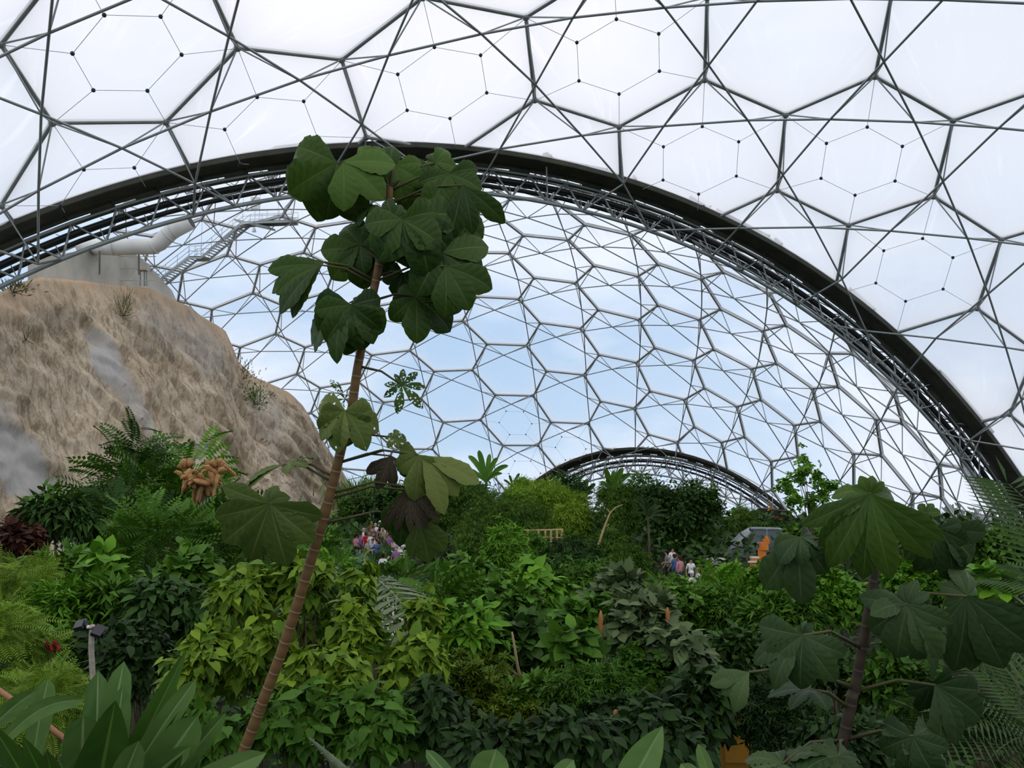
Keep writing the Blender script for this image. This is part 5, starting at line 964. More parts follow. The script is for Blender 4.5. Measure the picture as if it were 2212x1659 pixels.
pl('shrub', 150, 1330, 80, 52, 10.5, 'narrow', .19, 1500, 'bright', 'bright green narrow-leaved bush behind the floodlights', K=26)
pl('shrub', 90, 1300, 60, 40, 11.5, 'narrow', .2, 900, 'bright', 'bright narrow-leaved shrub left of the floodlights', K=18)
pl('shrub', 215, 1255, 44, 52, 11, 'broad', .24, 170, 'bright', 'pale broad-leaved sprig rising above the floodlights', K=14, spread=.4)
pl('shrub', 262, 1310, 60, 40, 10.5, 'narrow', .26, 480, 'mid', 'long-leaved shrub right above the floodlights', K=16)
pl('shrub', 110, 1420, 60, 48, 9.5, 'ovate', .16, 700, 'mid', 'leafy shrub with dark red blooms left of the floodlight post', K=20)
pl('shrub', 350, 1320, 95, 62, 10.5, 'ovate', .19, 1300, 'dark', 'dark shrub with grey-sheened leaves in the shade', K=26, droop=.7)
pl('shrub', 300, 1430, 110, 70, 9.5, 'ovate', .17, 1600, 'deep', 'very dark shrub behind the strap-leaved plant', K=26, droop=.6)
pl('shrub', 390, 1235, 70, 44, 13, 'broad', .22, 480, 'mid', 'dark broad-leaved shrub beneath the feathery trees', K=18)
# ------------------------------------------------------------------ yellow-green heart-leaved thicket
hk = dict(K=34, droop=.75, lay=.35, spread=.27, shell=.35, top=.12)
pl('shrub', 655, 1260, 62, 66, 8.4, 'heart', .125, 560, 'yg', 'yellow-green drooping heart-leaved shrub just right of the slender trunk', **hk)
pl('shrub', 520, 1300, 72, 72, 8.2, 'heart', .125, 640, 'yg', 'yellow-green heart-leaved shrub left of the slender trunk under the large lobed leaf', **hk)
pl('shrub', 440, 1450, 92, 72, 7.6, 'heart', .12, 700, 'yg', 'yellow-green heart-leaved shrub right of the strap-leaved plant', **hk)
pl('shrub', 560, 1425, 80, 72, 7.8, 'heart', .13, 700, 'yg', 'heart-leaved shrub crossed by the slender trunk', **hk)
pl('shrub', 662, 1362, 62, 52, 8.8, 'heart', .12, 480, 'yg', 'yellow-green heart-leaved shrub filling the gap right of the trunk at mid height', **hk)
pl('shrub', 780, 1255, 30, 46, 8.2, 'heart', .13, 170, 'yg', 'narrow yellow-green heart-leaved sprig above the dark frond', K=10, droop=.95, lay=.3, spread=.42, top=.1)
pl('shrub', 770, 1360, 62, 60, 7.8, 'heart', .135, 600, 'yg', 'yellow-green heart-leaved shrub beside the silver frond', **hk)
pl('shrub', 700, 1470, 92, 66, 7.2, 'heart', .12, 760, 'yg', 'yellow-green heart-leaved shrub in the centre of the thicket', **hk)
pl('shrub', 890, 1440, 70, 70, 7.6, 'heart', .135, 640, 'yg', 'yellow-green heart-leaved shrub with the longest leaves at the right of the thicket', **hk)
pl('shrub', 920, 1330, 40, 46, 9.0, 'heart', .13, 300, 'yg', 'small heart-leaved shrub with orange young leaves above the thicket', **hk)
pl('shrub', 620, 1560, 100, 66, 6.8, 'heart', .125, 760, 'mid', 'darker green heart-leaved shrub low on the right of the trunk base', **{**hk, 'tone': (0, .55)})
pl('shrub', 800, 1570, 110, 76, 6.8, 'heart', .125, 860, 'mid', 'darker heart-leaved shrub at the bottom of the thicket', **{**hk, 'tone': (0, .55)})
pl('shrub', 450, 1580, 70, 60, 6.5, 'heart', .11, 420, 'mid', 'low heart-leaved shrub at the foot of the slender trunk', **{**hk, 'tone': (0, .55)})
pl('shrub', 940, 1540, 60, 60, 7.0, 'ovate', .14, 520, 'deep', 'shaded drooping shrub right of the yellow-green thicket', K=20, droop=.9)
frond_plant('cycad', P(800, 1330, 9.2), [P(735, 1290, 8.8), P(725, 1335, 8.6), P(740, 1375, 8.6), P(770, 1395, 8.8), P(820, 1405, 9), P(850, 1350, 9.4), P(765, 1270, 9.4)], 'palm', 'dark', 'dark feather-fronded cycad in the shade behind the thicket', 1.1, trunk_r=.1)
frond_plant('silver_palm', P(800, 1240, 10.5), [P(985, 1400, 8.6), P(945, 1310, 9.6), P(700, 1235, 10)], 'hang', 'silver', 'silver-grey long hanging frond above the yellow-green thicket', 1.1, tones=[.5, .1, .0], trunk_r=.06)
# ------------------------------------------------------------------ centre
pl('shrub', 1010, 1255, 62, 46, 15, 'heart', .22, 420, 'mid', 'shrub with bronze-red young tops left of the bright heart-leaved bush', K=18, droop=.8)
pl('shrub', 1165, 1275, 52, 52, 13, 'heart', .24, 420, 'bright', 'bright green heart-leaved bush in the centre', K=16, droop=.8, top=.15)
pl('shrub', 1095, 1195, 32, 56, 17, 'spray', .34, 420, 'bright', 'thin upright bright-leaved shrub behind the bright heart-leaved bush', K=14)
pl('shrub', 1090, 1320, 80, 52, 12, 'broad', .17, 1200, 'mid', 'mid-green broad-leaved bush under the bright heart-leaved bush', K=24)
pl('shrub', 1010, 1385, 82, 66, 9.2, 'ovate', .16, 1500, 'bright', 'lush bright-leaved bush right of the thicket', K=26, droop=.6, tone=(0, .8))
pl('shrub', 960, 1330, 52, 44, 12, 'pinn_far', .5, 260, 'mid', 'feathery-leaved shrub behind the silver frond', K=16)
pl('shrub', 1250, 1280, 72, 52, 14, 'spray', .28, 1300, 'mid', 'willowy-leaved bush right of the bright heart-leaved bush', K=24, droop=.6)
pl('shrub', 1130, 1385, 62, 48, 9.6, 'broad', .2, 420, 'dark', 'dark round-leaved bush over the bare forked branch', K=18)
pl('shrub', 1040, 1480, 72, 62, 8.2, 'whorln', .17, 620, 'whorl', 'olive whorled-leaf shrub with yellowish tips left of the bare forked branch', K=22, tone=(0, .6))
pl('shrub', 1100, 1550, 66, 52, 7.8, 'whorln', .15, 520, 'whorl', 'yellowish-tipped whorled-leaf shrub below the bare forked branch', K=18)
pl('shrub', 1190, 1430, 60, 56, 9.5, 'narrow', .13, 1200, 'dark', 'dark fine-leaved shrub right of the bare forked branch', K=22)
pl('shrub', 1160, 1520, 66, 46, 8.0, 'dia', .12, 1200, 'mid', 'small-leaved dark shrub below the bare forked branch on its right', K=20)
pl('shrub', 1270, 1510, 92, 52, 7.8, 'spray', .17, 1400, 'mid', 'fine-leaved low shrub in the lower centre', K=24, tone=(0, .7))
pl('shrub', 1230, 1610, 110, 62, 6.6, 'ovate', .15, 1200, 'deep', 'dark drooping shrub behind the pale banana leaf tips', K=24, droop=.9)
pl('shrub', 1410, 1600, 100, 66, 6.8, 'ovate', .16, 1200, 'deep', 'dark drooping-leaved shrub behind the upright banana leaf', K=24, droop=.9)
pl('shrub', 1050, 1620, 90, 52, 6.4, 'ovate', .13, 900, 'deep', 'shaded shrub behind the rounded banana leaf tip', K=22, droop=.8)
pl('shrub', 1230, 1395, 48, 40, 8.8, 'broad', .20, 130, 'mid', 'ribbed broad-leaved plant in the middle of the dark shade', K=12, spread=.45)
gk = dict(K=24, spread=.30, droop=.35, lay=.6, shell=.35)
pl('shrub', 1340, 1285, 62, 44, 10.5, 'broad', .18, 520, 'grey', 'grey-green large-leaved shrub, rear one of the grey-green group', **gk)
pl('shrub', 1395, 1355, 80, 60, 9.2, 'broad', .18, 760, 'grey', 'grey-green large-leaved shrub with rusty flower buds', **gk)
pl('shrub', 1270, 1345, 66, 44, 9.8, 'broad', .17, 560, 'mid', 'rounded-leaved shrub left of the rusty flower buds', **gk)
pl('shrub', 1470, 1430, 66, 66, 8.6, 'broad', .18, 520, 'grey', 'grey-brown drooping large-leaved shrub right of the rusty buds', K=20, droop=.9)
pl('shrub', 1400, 1470, 80, 60, 8.6, 'whorl', .18, 520, 'mid', 'shrub with starry leaf whorls under the rusty buds', K=22, tone=(0, .7))
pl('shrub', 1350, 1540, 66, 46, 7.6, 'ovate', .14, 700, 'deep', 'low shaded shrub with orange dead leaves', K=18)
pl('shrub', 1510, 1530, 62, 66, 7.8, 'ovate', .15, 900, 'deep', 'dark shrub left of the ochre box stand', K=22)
frond_plant('palm', P(1430, 1285, 19), [P(1362, 1280, 18.5), P(1375, 1252, 19), P(1408, 1236, 19), P(1448, 1246, 19), P(1480, 1305, 18.5), P(1490, 1335, 18.2), P(1455, 1330, 18), P(1400, 1305, 18)], 'palm', 'bright', 'arching bright feather palm in the middle distance', 1.2, trunk_r=.12)
pl('shrub', 1480, 1320, 66, 44, 13, 'whorl', .30, 360, 'mid', 'starry-leaved shrub right of the arching bright palm', K=18)
pl('shrub', 1560, 1290, 48, 30, 20, 'pinn_far', .6, 260, 'bright', 'light layered leafy tree below the small visitor group', K=16, spread=.4)
pl('shrub', 1585, 1262, 34, 22, 30, 'whorl', .6, 160, 'silver', 'pale spiky-leaved plant below the grey duct mouth', K=10, tone=(0, .5))
pl('shrub', 1570, 1345, 70, 52, 13, 'spray', .30, 1300, 'mid', 'light twiggy shrub in front of the pale spiky plant', K=24)
pl('shrub', 1665, 1275, 66, 40, 20, 'dia', .22, 1500, 'bright', 'small bright-leaved bush right of the grey duct', K=24, tone=(0, .75))
pl('shrub', 1690, 1345, 90, 52, 12, 'narrow', .19, 1800, 'mid', 'thin-leaved bush behind the hanging left leaf of the dark tree', K=26)
pl('shrub', 1590, 1430, 80, 52, 10, 'ovate', .16, 1200, 'dark', 'brownish-green bush left of the dark tree', K=24)
pl('shrub', 1780, 1300, 70, 60, 13, 'dia', .15, 1600, 'bright', 'small-leaved bright bush behind the stem of the dark tree', K=24, tone=(0, .7))
pl('shrub', 1680, 1550, 85, 60, 8, 'spray', .15, 1800, 'deep', 'dark fine-leaved shrub behind the ochre box stand', K=24)
pl('shrub', 1760, 1470, 80, 60, 9, 'dia', .13, 1500, 'dark', 'dark small-leaved shrub behind the lower leaves of the dark tree', K=24)
pl('shrub', 1930, 1500, 80, 70, 8.5, 'dia', .13, 1500, 'mid', 'green small-leaved shrub right of the dark tree stem', K=24, tone=(0, .6))
pl('shrub', 1970, 1260, 60, 44, 13, 'whorl', .2, 600, 'bright', 'bright tufted bush behind the big right-hand leaf', K=20, tone=(0, .7))
pl('shrub', 1820, 1600, 90, 60, 7.5, 'ovate', .12, 1200, 'deep', 'dark low shrub at the foot of the dark tree', K=22)
pl('tree', 1742, 1062, 58, 76, 24, 'whorl', .26, 330, 'bright', 'open small-leaved tree standing against the right dome wall', K=34, spread=.13, shell=.30, tone=(0, .75), tr=.05, low=-1)
pl('shrub', 1752, 1180, 56, 36, 30, 'dia', .3, 1200, 'mid', 'leafy bush below the open small-leaved tree', K=20)
pl('tree', 2160, 1205, 75, 52, 20, 'dia', .20, 2800, 'mid', 'rounded leafy tree at the right edge under the big arch', K=28, tone=(0, .8))
pl('shrub', 2080, 1330, 60, 80, 14, 'dia', .17, 1500, 'mid', 'leafy green bush behind the right drooping leaf', K=22, tone=(0, .7))
pl('shrub', 2140, 1275, 40, 36, 9, 'broad', .20, 140, 'bright', 'bright thin-leaved sprig beside the right drooping leaf', K=10)
frond_plant('palm', P(2320, 1330, 7.5), [P(2125, 1262, 7.8), P(2120, 1385, 7.4), P(2130, 1440, 7.2), P(2185, 1225, 8), P(2195, 1040, 8.2), P(2150, 1490, 7)], 'palm', 'palm', 'grey-green feather palm reaching in at the right edge', 1.2)
frond_plant('palm', P(2260, 1640, 5.6), [P(2000, 1568, 5.4), P(2010, 1640, 5.2), P(2060, 1500, 5.6), P(2120, 1440, 5.8), P(2080, 1560, 5.2), P(2180, 1420, 5.9), P(2150, 1680, 5.0)], 'palm', 'palm', 'dark feather palm with shiny fronds in the lower right corner', 1.2)
frond_plant('palm', P(2085, 1170, 21), [P(2040, 1120, 21), P(2062, 1108, 21), P(2100, 1118, 21), P(2120, 1150, 20.5), P(2030, 1150, 20.5)], 'palm', 'dark', 'dark palm top peeping out behind the upper right leaf', 1.2)
# ------------------------------------------------------------------ cliff shrubs
def on_cliff(px, py):
    return min(((to_px(cliff_pt(px + dx, t)), cliff_pt(px + dx, t)) for dx in range(-40, 41, 8) for t in np.linspace(0, .8, 60)), key=lambda q: abs(q[0][0] - px) + abs(q[0][1] - py))[1]
def cliff_plant(px, py, rx, ry, n, leaf, col, label, tm='narrow'):
    c = on_cliff(px, py); D = c.y * CP + (c.z - CZ) * SP; t = thing('cliff_shrub', c, label, 'shrub'); rng = np.random.default_rng(int(px)); q = rng.normal(size=(n, 3)) * np.array([S(rx, D) * .5, .35, S(ry, D) * .5])
    pos = np.array(c) + np.array([.25, -.6, S(ry, D) * .25]) + q; f = unit(q + np.array([0, -.2, .9]) + rng.normal(size=(n, 3)) * .4)
    mesh_obj('foliage', leaves_mesh('foliage', TM[tm], pos, f, rng.normal(size=(n, 3)) + np.array([0, -1, .3]), leaf * rng.uniform(.6, 1.2, n), rng.random(n)), M['leaf_' + col], t); mb = MB()
    for i in range(6): mb.tube(c, pos[i], .03, .012, 5)
    mb.build('stem', M['bark'], t)
cliff_plant(268, 685, 20, 38, 160, .8, 'scrub', 'spiky dry shrub high on the rock face', 'blade')
cliff_plant(553, 872, 26, 32, 260, .45, 'mid', 'small green shrub clinging to the lower right rock')
cliff_plant(524, 820, 22, 30, 150, .45, 'scrub', 'brownish dry tuft just above the green rock shrub')
cliff_plant(32, 632, 34, 14, 160, .4, 'scrub', 'low yellowish tuft near the brow at the left edge')
cliff_plant(582, 858, 9, 8, 60, .3, 'dark', 'tiny dark cushion plant right of the green rock shrub')
cliff_plant(56, 735, 22, 20, 70, .4, 'scrub', 'thin dry grass patch on the left of the rock face', 'blade')
# ------------------------------------------------------------------ foreground leaves
def strap_plant():
    D = 2.7; b = P(215, 1840, D); t = thing('strap_leaved_plant', (b.x, b.y, gz(b.x, b.y)), 'big strap-leaved plant filling the lower left corner', 'plant')
    L = [  # base x,y  tip x,y  half width px  depth shift  bend  material tone
        ((150, 1760), (268, 1428), 34, .25, .02, 'strap', .45), ((185, 1740), (212, 1448), 32, .3, .0, 'strap', .25), ((215, 1760), (266, 1480), 30, .15, .0, 'strap', .35), ((150, 1760), (250, 1512), 62, -.1, .05, 'strap_dark', .25),
        ((60, 1640), (104, 1466), 26, .1, .10, 'strap', .55), ((-40, 1600), (182, 1511), 19, -.2, .22, 'strap', .7), ((-60, 1560), (78, 1492), 20, .0, .1, 'strap', .4), ((210, 1740), (404, 1402), 32, .1, .02, 'strap_dark', .6),
        ((240, 1720), (424, 1466), 25, .05, .06, 'strap', .5), ((310, 1750), (428, 1545), 44, -.15, .02, 'strap', .42), ((290, 1760), (408, 1512), 27, .05, .0, 'strap_dark', .35), ((345, 1760), (488, 1540), 23, -.1, .02, 'strap', .35),
        ((420, 1720), (576, 1626), 26, -.35, .04, 'strap', .75), ((30, 1780), (-20, 1560), 34, -.3, .0, 'strap_dark', .3), ((110, 1790), (48, 1590), 32, -.35, .0, 'strap_dark', .3), ((260, 1740), (412, 1612), 24, -.2, .1, 'strap', .45),
        ((90, 1720), (180, 1545), 40, -.05, .15, 'strap', .3), ((215, 1770), (300, 1600), 30, -.25, .04, 'strap', .5), ((-20, 1750), (100, 1620), 30, -.4, .05, 'strap_dark', .5), ((330, 1790), (395, 1630), 30, -.35, .0, 'strap_dark', .2)]
    for (bx, by), (tx, ty), w, dd, be, mk, tone in L: strap(P(bx * .35 + 215 * .65 if by > 1700 else bx, by + 60, D + dd * .5), P(tx, ty, D + dd), S(w, D) * .95, be, M[mk], t, tone=tone)
    MB().path([(b.x, b.y, gz(b.x, b.y) - .1), b + Vector((0, 0, .05))], [.06, .05], 8).build('stem', M['bark'], t, True)
strap_plant()
def front_leaf(px, py, tx, ty, w, D, label, tone, mk='strap', prof=None, name='banana_plant', bend=.03, cat='banana plant', extra=()):
    b = P(px, py, D); t = thing(name, (b.x, b.y, gz(b.x, b.y)), label, cat); strap(b, P(tx, ty, D), S(w, D), bend, M[mk], t, tone=tone, prof=prof)
    for (x, y, ww, tn) in extra: strap(b, P(x, y, D + .1), S(ww, D), .05, M[mk], t, tone=tn)
    MB().path([(b.x, b.y, gz(b.x, b.y) - .1), b], [.05, .02], 7).build('stem', M['leaf_mid'], t, True)
front_leaf(1330, 1760, 1432, 1568, 40, 3.2, 'upright pale banana leaf at the bottom centre right', .75, prof=lambda t: math.sin(math.pi * min(1, t * .9 + .1)) ** .8)
front_leaf(1030, 1760, 1072, 1618, 42, 3.0, 'rounded pale leaf tip at the bottom centre', .7, extra=((920, 1620, 16, .3),))
front_leaf(1170, 1720, 1240, 1642, 20, 3.0, 'small pale leaf tip at the bottom right of the rounded one', .85)
front_leaf(1560, 1760, 1508, 1606, 15, 3.2, 'narrow pale leaf pointing up at the bottom left of the dark tree', .95, extra=((1470, 1650, 22, .7),))
def spiny_stem():
    D = 2.6; a, b = P(800, 1720, D), P(668, 1594, D); t = thing('spiny_stem', (a.x, a.y, gz(a.x, a.y)), 'grey-green spiny pointed stem leaning in at the bottom', 'plant'); mb = MB(); n = 14
    mb.path([a.lerp(b, i / n) for i in range(n + 1)], [S(13, D) * (1 - .85 * (i / n) ** 2) for i in range(n + 1)], 8)
    o = mb.build('stem', M['leaf_silver'], t, True); at = o.data.attributes.new('tone', 'FLOAT', 'POINT'); at.data.foreach_set('value', (np.random.default_rng(1).random(len(o.data.vertices)) * .5).astype(np.float32)); sp = MB(); ax = (b - a).normalized()
    for i in range(34):
        c = a.lerp(b, i / 34); ang = i * 2.4; d = (Vector((0, -1, 0)) * math.cos(ang) + ax.cross(Vector((0, -1, 0))) * math.sin(ang)).normalized(); r = S(12, D) * (1 - .85 * (i / 34) ** 2); sp.tube(c + d * r * .9, c + d * (r + .006) + ax * .004, .002, .0004, 4)
    sp.build('spines', M['twig'], t); MB().tube((a.x, a.y, gz(a.x, a.y) - .1), a, .05, n=8).build('trunk', M['bark'], t)
spiny_stem()
def bare_branch():
    D = 8.3; a = P(1122, 1520, D); t = thing('bare_branch', (a.x, a.y, gz(a.x, a.y)), 'bare pale forked branch in the dark centre', 'branch'); f = P(1124, 1462, D)
    MB().path([(a.x, a.y, gz(a.x, a.y) - .1), a, f, P(1118, 1440, D), P(1112, 1400, D), P(1106, 1365, D)], [.03, .022, .02, .016, .013, .008], 7).build('stem', M['twig'], t, True)
    MB().path([f, P(1136, 1458, D), P(1165, 1455, D)], [.016, .012, .006], 6).build('side_branch', M['twig'], t, True); MB().path([f, P(1108, 1450, D), P(1082, 1449, D)], [.012, .008, .004], 6).build('side_branch', M['twig'], t, True)
bare_branch()
def buds():
    for i, (px, py, h, D, lab) in enumerate(((1298, 1345, 26, 8.9, 'rusty upright flower bud on the bare twig left of centre right shrubs'), (1442, 1330, 18, 8.9, 'ochre upright flower bud among the large grey-green leaves'), (1240, 1372, 12, 9, 'small round rusty bud over the dark shade'))):
        c = P(px, py, D); t = thing('flower_bud', c + Vector((0, 0, -.05)), lab, 'bud'); mb = MB(); mb.blob(c, (S(5, D), S(5, D), S(h, D)), seg=8, ring=8); mb.build('bud', M['bud'], t, True)
        MB().path([c - Vector((0, 0, S(h, D))), c + Vector((.06, .05, -.3)), Vector((c.x + .1, c.y + .1, gz(c.x, c.y) - .1))], [.008, .009, .012], 5).build('stalk', M['twig'], t)
    for px, py, D, n, mt, lab in ((112, 1398, 8.6, 9, 'redflower', 'dark red flower spikes left of the floodlight post'), (1330, 1545, 7, 5, 'dry', 'orange-brown dead leaves caught in the dark shrub'), (262, 1640, 4.2, 7, 'redflower', 'dark red flowers behind the strap leaves at the bottom')):
        c = P(px, py, D); t = thing('flower_spike' if mt == 'redflower' else 'dead_leaf', c, lab, 'flower' if mt == 'redflower' else 'leaf'); mb = MB()
        for i in range(n): mb.blob(c + Vector(((i % 5 - 2) * .035, random.uniform(-.05, .05), random.uniform(-.05, .06))), (.02, .012, .035), Matrix.Rotation(random.uniform(-.6, .6), 3, 'Y'), 6, 5)
        mb.build('petals' if mt == 'redflower' else 'blade', M[mt], t, True); MB().tube((c.x, c.y, gz(c.x, c.y) - .1), c, .008, n=5).build('stalk', M['bark'], t)
buds()
# ------------------------------------------------------------------ visitors on the winding path
def body_proto(pose):
    """one continuous skinned figure, 1.72 m tall, facing -y"""
    st = {0: 0, 1: .22, 2: .1}[pose]; V, E, R = [], [], []
    def v(p, r): V.append(p); R.append(r); return len(V) - 1
    def chain(a, *ps):
        for p, r in ps: b = v(p, r); E.append((a, b)); a = b
        return a
    pel = v((0, 0, .96), .125); ch = chain(pel, ((0, .01, 1.13), .125), ((0, .01, 1.33), .150)); nk = chain(ch, ((0, .0, 1.47), .058)); hd = chain(nk, ((0, -.015, 1.55), .070), ((0, -.01, 1.62), .088), ((0, .0, 1.70), .075))
    chain(hd - 1, ((0, -.112, 1.605), .014))                          # nose
    for s in (-1, 1):
        f = st * s; chain(pel, ((.095 * s, 0, .88), .092), ((.10 * s, -.04 - f * .5, .50), .060), ((.105 * s, .02 - f, .09), .040), ((.115 * s, -.14 - f, .035), .036))
        arm = -.5 * f if pose != 2 else (-.25 if s > 0 else 0)
        w = chain(ch, ((.17 * s, .01, 1.40), .066), ((.245 * s, .03, 1.14), .044), ((.26 * s, -.06 + arm, .92 + (.22 if pose == 2 and s > 0 else 0)), .032), ((.26 * s, -.10 + arm, .86 + (.24 if pose == 2 and s > 0 else 0)), .034))
        x, y, z = V[w]
        for k in range(4): chain(w, ((x + (k - 1.5) * .018, y - .03, z - .045), .010), ((x + (k - 1.5) * .019, y - .045, z - .085 + .008 * abs(k - 1.4)), .008))
        chain(w - 1, ((x - .035 * s, y + .0, z - .01), .010), ((x - .045 * s, y - .03, z - .04), .008))
    me = bpy.data.meshes.new('person'); me.from_pydata(V, E, []); o = bpy.data.objects.new('person_build', me); COL.objects.link(o)
    o.modifiers.new('skin', 'SKIN'); sv = me.skin_vertices[0].data
    for i, r in enumerate(R): sv[i].radius = (r, r)
    sv[0].use_root = True; sb = o.modifiers.new('smooth', 'SUBSURF'); sb.levels = 1; dg = bpy.context.evaluated_depsgraph_get(); out = bpy.data.meshes.new_from_object(o.evaluated_get(dg)); bpy.data.objects.remove(o); bpy.data.meshes.remove(me)
    idx = []
    for p in out.polygons:
        x, y, z = p.center
        idx.append(0 if z > 1.455 else 0 if abs(x) > .195 and z < 1.18 else 1 if z > .95 else 3 if z < .10 else 2)
    out.materials.clear()
    for k in range(4): out.materials.append(None)
    out.polygons.foreach_set('material_index', idx); out.polygons.foreach_set('use_smooth', [True] * len(idx)); return out
BODY = [body_proto(k) for k in range(3)]
CLOTH = dict(orange=(.55, .10, .03), white=(.75, .74, .74), mauve=(.30, .09, .14), tan=(.35, .27, .19), red=(.45, .02, .02), purple=(.28, .12, .30), beige=(.42, .33, .26), blue=(.08, .13, .26), paleblue=(.42, .45, .62), dark=(.02, .02, .025), pink=(.55, .25, .28), grey=(.20, .20, .20), denim=(.05, .08, .16), khaki=(.25, .21, .13), green=(.10, .14, .07),
    skin=(.45, .25, .16), brownhair=(.06, .03, .015), darkhair=(.012, .009, .008), fairhair=(.30, .20, .09), greyhair=(.40, .38, .36))
for k, c in CLOTH.items():
    m, nt, out = new_mat('cloth_' + k); principled(nt, out, c, .85, .1); M['c_' + k] = m
def path_strip():
    pts = [(12, 'x')]; V = []; c = [P(905, 1100, 31), P(890, 1100, 40), P(850, 1100, 48), P(800, 1100, 55), P(800, 1100, 62), P(822, 1100, 69), P(845, 1100, 76)]
    for p in c: V += [(p.x - 2.4, p.y, max(gz(p.x - 2.4, p.y), gz(p.x, p.y)) + .04), (p.x + 2.4, p.y, max(gz(p.x + 2.4, p.y), gz(p.x, p.y)) + .04)]
    o = mesh_obj('path', np_mesh('path', V, [(2 * i, 2 * i + 1, 2 * i + 3, 2 * i + 2) for i in range(len(c) - 1)]), M['concrete'], smooth=True); tag(o, 'pale footpath winding uphill under the crowd', 'path', kind='structure')
path_strip()
def person(px, py, top, bottom, hair, label, hat=None, group=None, pose=None, child=False, Dr=(24, 84)):
    """head top seen at (px,py); the distance follows from standing on the ground"""
    h = 1.72 * random.uniform(.95, 1.05) * (.78 if child else 1); best = None
    for D in np.linspace(*Dr, 240):
        q = P(px, py, D); e = abs(q.z - (gz(q.x, q.y) + h))
        if best is None or e < best[0]: best = (e, D)
    D = best[1]; q = P(px, py, D); g = Vector((q.x, q.y, gz(q.x, q.y) + .03)); rz = random.choice([math.pi, math.pi, math.pi * .8, 1.2 * math.pi, 0, .5, -1.4]); s = h / 1.72
    t = thing('person', g, label, 'person', group); me = BODY[random.randrange(3) if pose is None else pose].copy()
    for i, k in enumerate(('skin', top, bottom, 'dark')): me.materials[i] = M['c_' + k]
    def part(nm, m, mt):
        o = bpy.data.objects.new(nm, m); COL.objects.link(o); o.parent = t
        if mt: m.materials.append(mt)
        return o
    t.rotation_euler = (0, 0, rz); t.scale = (s, s, s); part('body', me, None)
    mb = MB(); mb.blob((0, .018, 1.665), (.098, .108, .100), seg=12, ring=8); mb.blob((0, .055, 1.60), (.085, .060, .095), seg=10, ring=7); part('hair', mb.mesh('hair'), M['c_' + hair])
    mb = MB()
    for s2 in (-1, 1): mb.blob((.033 * s2, -.094, 1.635), (.012, .008, .008), seg=6, ring=4)
    part('eyes', mb.mesh('eyes'), M['c_dark']); mb = MB(); mb.blob((0, -.089, 1.567), (.024, .006, .006), seg=8, ring=4); part('mouth', mb.mesh('mouth'), M['c_red'])
    if hat: mb = MB(); mb.blob((0, .0, 1.70), (.118, .125, .095), seg=12, ring=8); mb.blob((0, -.08, 1.69), (.12, .13, .012), seg=12, ring=4); part('hat', mb.mesh('hat'), M['c_' + hat])
G = 'crowd on the path below the rock'
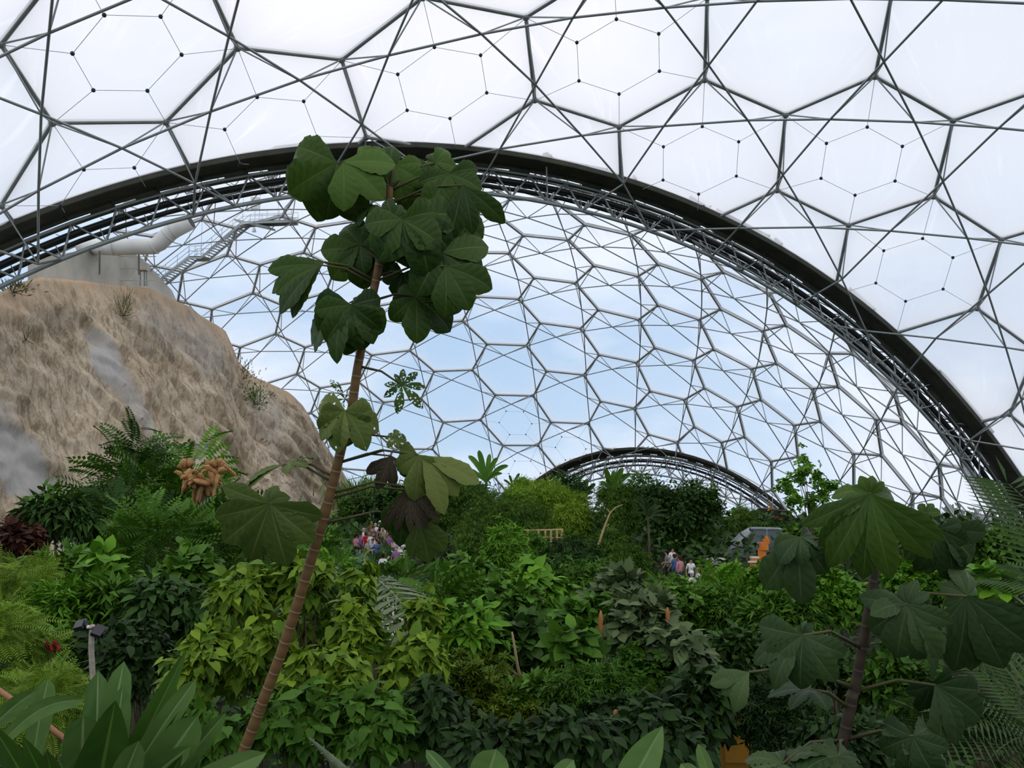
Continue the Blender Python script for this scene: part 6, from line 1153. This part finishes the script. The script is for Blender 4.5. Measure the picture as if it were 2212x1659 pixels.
for a in [
    (803, 1128, 'orange', 'denim', 'fairhair', 'person in an orange top at the back of the crowd'), (821, 1127, 'white', 'dark', 'darkhair', 'person with a white cap at the very top of the crowd', 'white'),
    (830, 1134, 'white', 'khaki', 'fairhair', 'person in white beside the white-capped one, right end of the back row', 'white'), (811, 1132, 'white', 'denim', 'greyhair', 'grey-haired person in white between orange top and white cap'),
    (790, 1139, 'grey', 'dark', 'brownhair', 'person in grey just left of and below the orange top'), (807, 1139, 'mauve', 'dark', 'brownhair', 'person in a mauve top directly below the orange top'),
    (828, 1142, 'beige', 'denim', 'fairhair', 'fair-haired person in beige below the white cap'), (819, 1144, 'dark', 'dark', 'darkhair', 'dark-clothed person in the middle of the crowd'), (804, 1146, 'tan', 'khaki', 'greyhair', 'grey-haired person in tan in the middle of the crowd'),
    (785, 1142, 'white', 'denim', 'greyhair', 'person in white at the left edge of the back row'), (790, 1152, 'red', 'dark', 'brownhair', 'person in a bright red top left of centre in the crowd'), (798, 1153, 'white', 'khaki', 'fairhair', 'person in white right next to the bright red top'),
    (778, 1155, 'purple', 'denim', 'darkhair', 'person in purple at the left side of the crowd'), (769, 1156, 'pink', 'dark', 'darkhair', 'person in pink at the far left of the crowd'), (822, 1151, 'green', 'khaki', 'fairhair', 'person in dull green right of centre in the crowd'),
    (838, 1146, 'grey', 'denim', 'brownhair', 'brown-haired person in grey at the right of the crowd'), (841, 1155, 'purple', 'dark', 'darkhair', 'person in purple at the right edge of the crowd'), (808, 1160, 'white', 'dark', 'brownhair', 'person in white in the lower middle of the crowd'),
    (818, 1161, 'dark', 'khaki', 'brownhair', 'brown-haired person in dark clothes below the dull green top'), (795, 1166, 'beige', 'khaki', 'greyhair', 'person in beige low on the left of the crowd'), (805, 1166, 'paleblue', 'dark', 'brownhair', 'brown-haired person in pale blue at the bottom of the crowd'),
    (814, 1168, 'blue', 'denim', 'darkhair', 'person in a blue-grey top beside the pale blue one'), (777, 1186, 'blue', 'denim', 'darkhair', 'person in dark blue half hidden by leaves below the crowd'), (856, 1182, 'purple', 'denim', 'greyhair', 'person in lilac standing apart right of the crowd', 'purple'),
    (870, 1180, 'white', 'khaki', 'greyhair', 'person in a white hat next to the lilac one', 'white'), (828, 1199, 'white', 'dark', 'darkhair', 'person in white low among the leaves below the crowd'), (890, 1236, 'mauve', 'dark', 'darkhair', 'dark-haired person in crimson nearest on the path'), (879, 1234, 'white', 'grey', 'greyhair', 'person in white next to the crimson one nearest on the path')]:
    person(*a[:6], hat=a[6] if len(a) > 6 else None, group=G)
G2 = 'visitors below the concrete ramp'
for a in [
    (1440, 1192, 'grey', 'dark', 'darkhair', 'person in grey at the left of the small group'), (1452, 1184, 'white', 'dark', 'darkhair', 'tallest-standing person at the back of the small group in white and dark'), (1456, 1199, 'blue', 'denim', 'brownhair', 'person in blue in the small group'),
    (1468, 1203, 'pink', 'denim', 'brownhair', 'person in a pink top in the small group'), (1492, 1207, 'white', 'dark', 'darkhair', 'person in a white top apart at the right of the small group'), (1507, 1228, 'white', 'dark', 'fairhair', 'person in white by the foot of the ramp', ),
    (1518, 1226, 'grey', 'dark', 'darkhair', 'person in grey at the foot of the ramp'), (1494, 1236, 'white', 'dark', 'greyhair', 'person in a white hat lower down below the small group', 'white'), (1484, 1257, 'mauve', 'dark', 'darkhair', 'person in crimson low among the leaves below the small group'), (1538, 1231, 'red', 'dark', 'brownhair', 'person in red beside the concrete ramp')]:
    person(*a[:6], hat=a[6] if len(a) > 6 else None, group=G2, Dr=(22, 66))
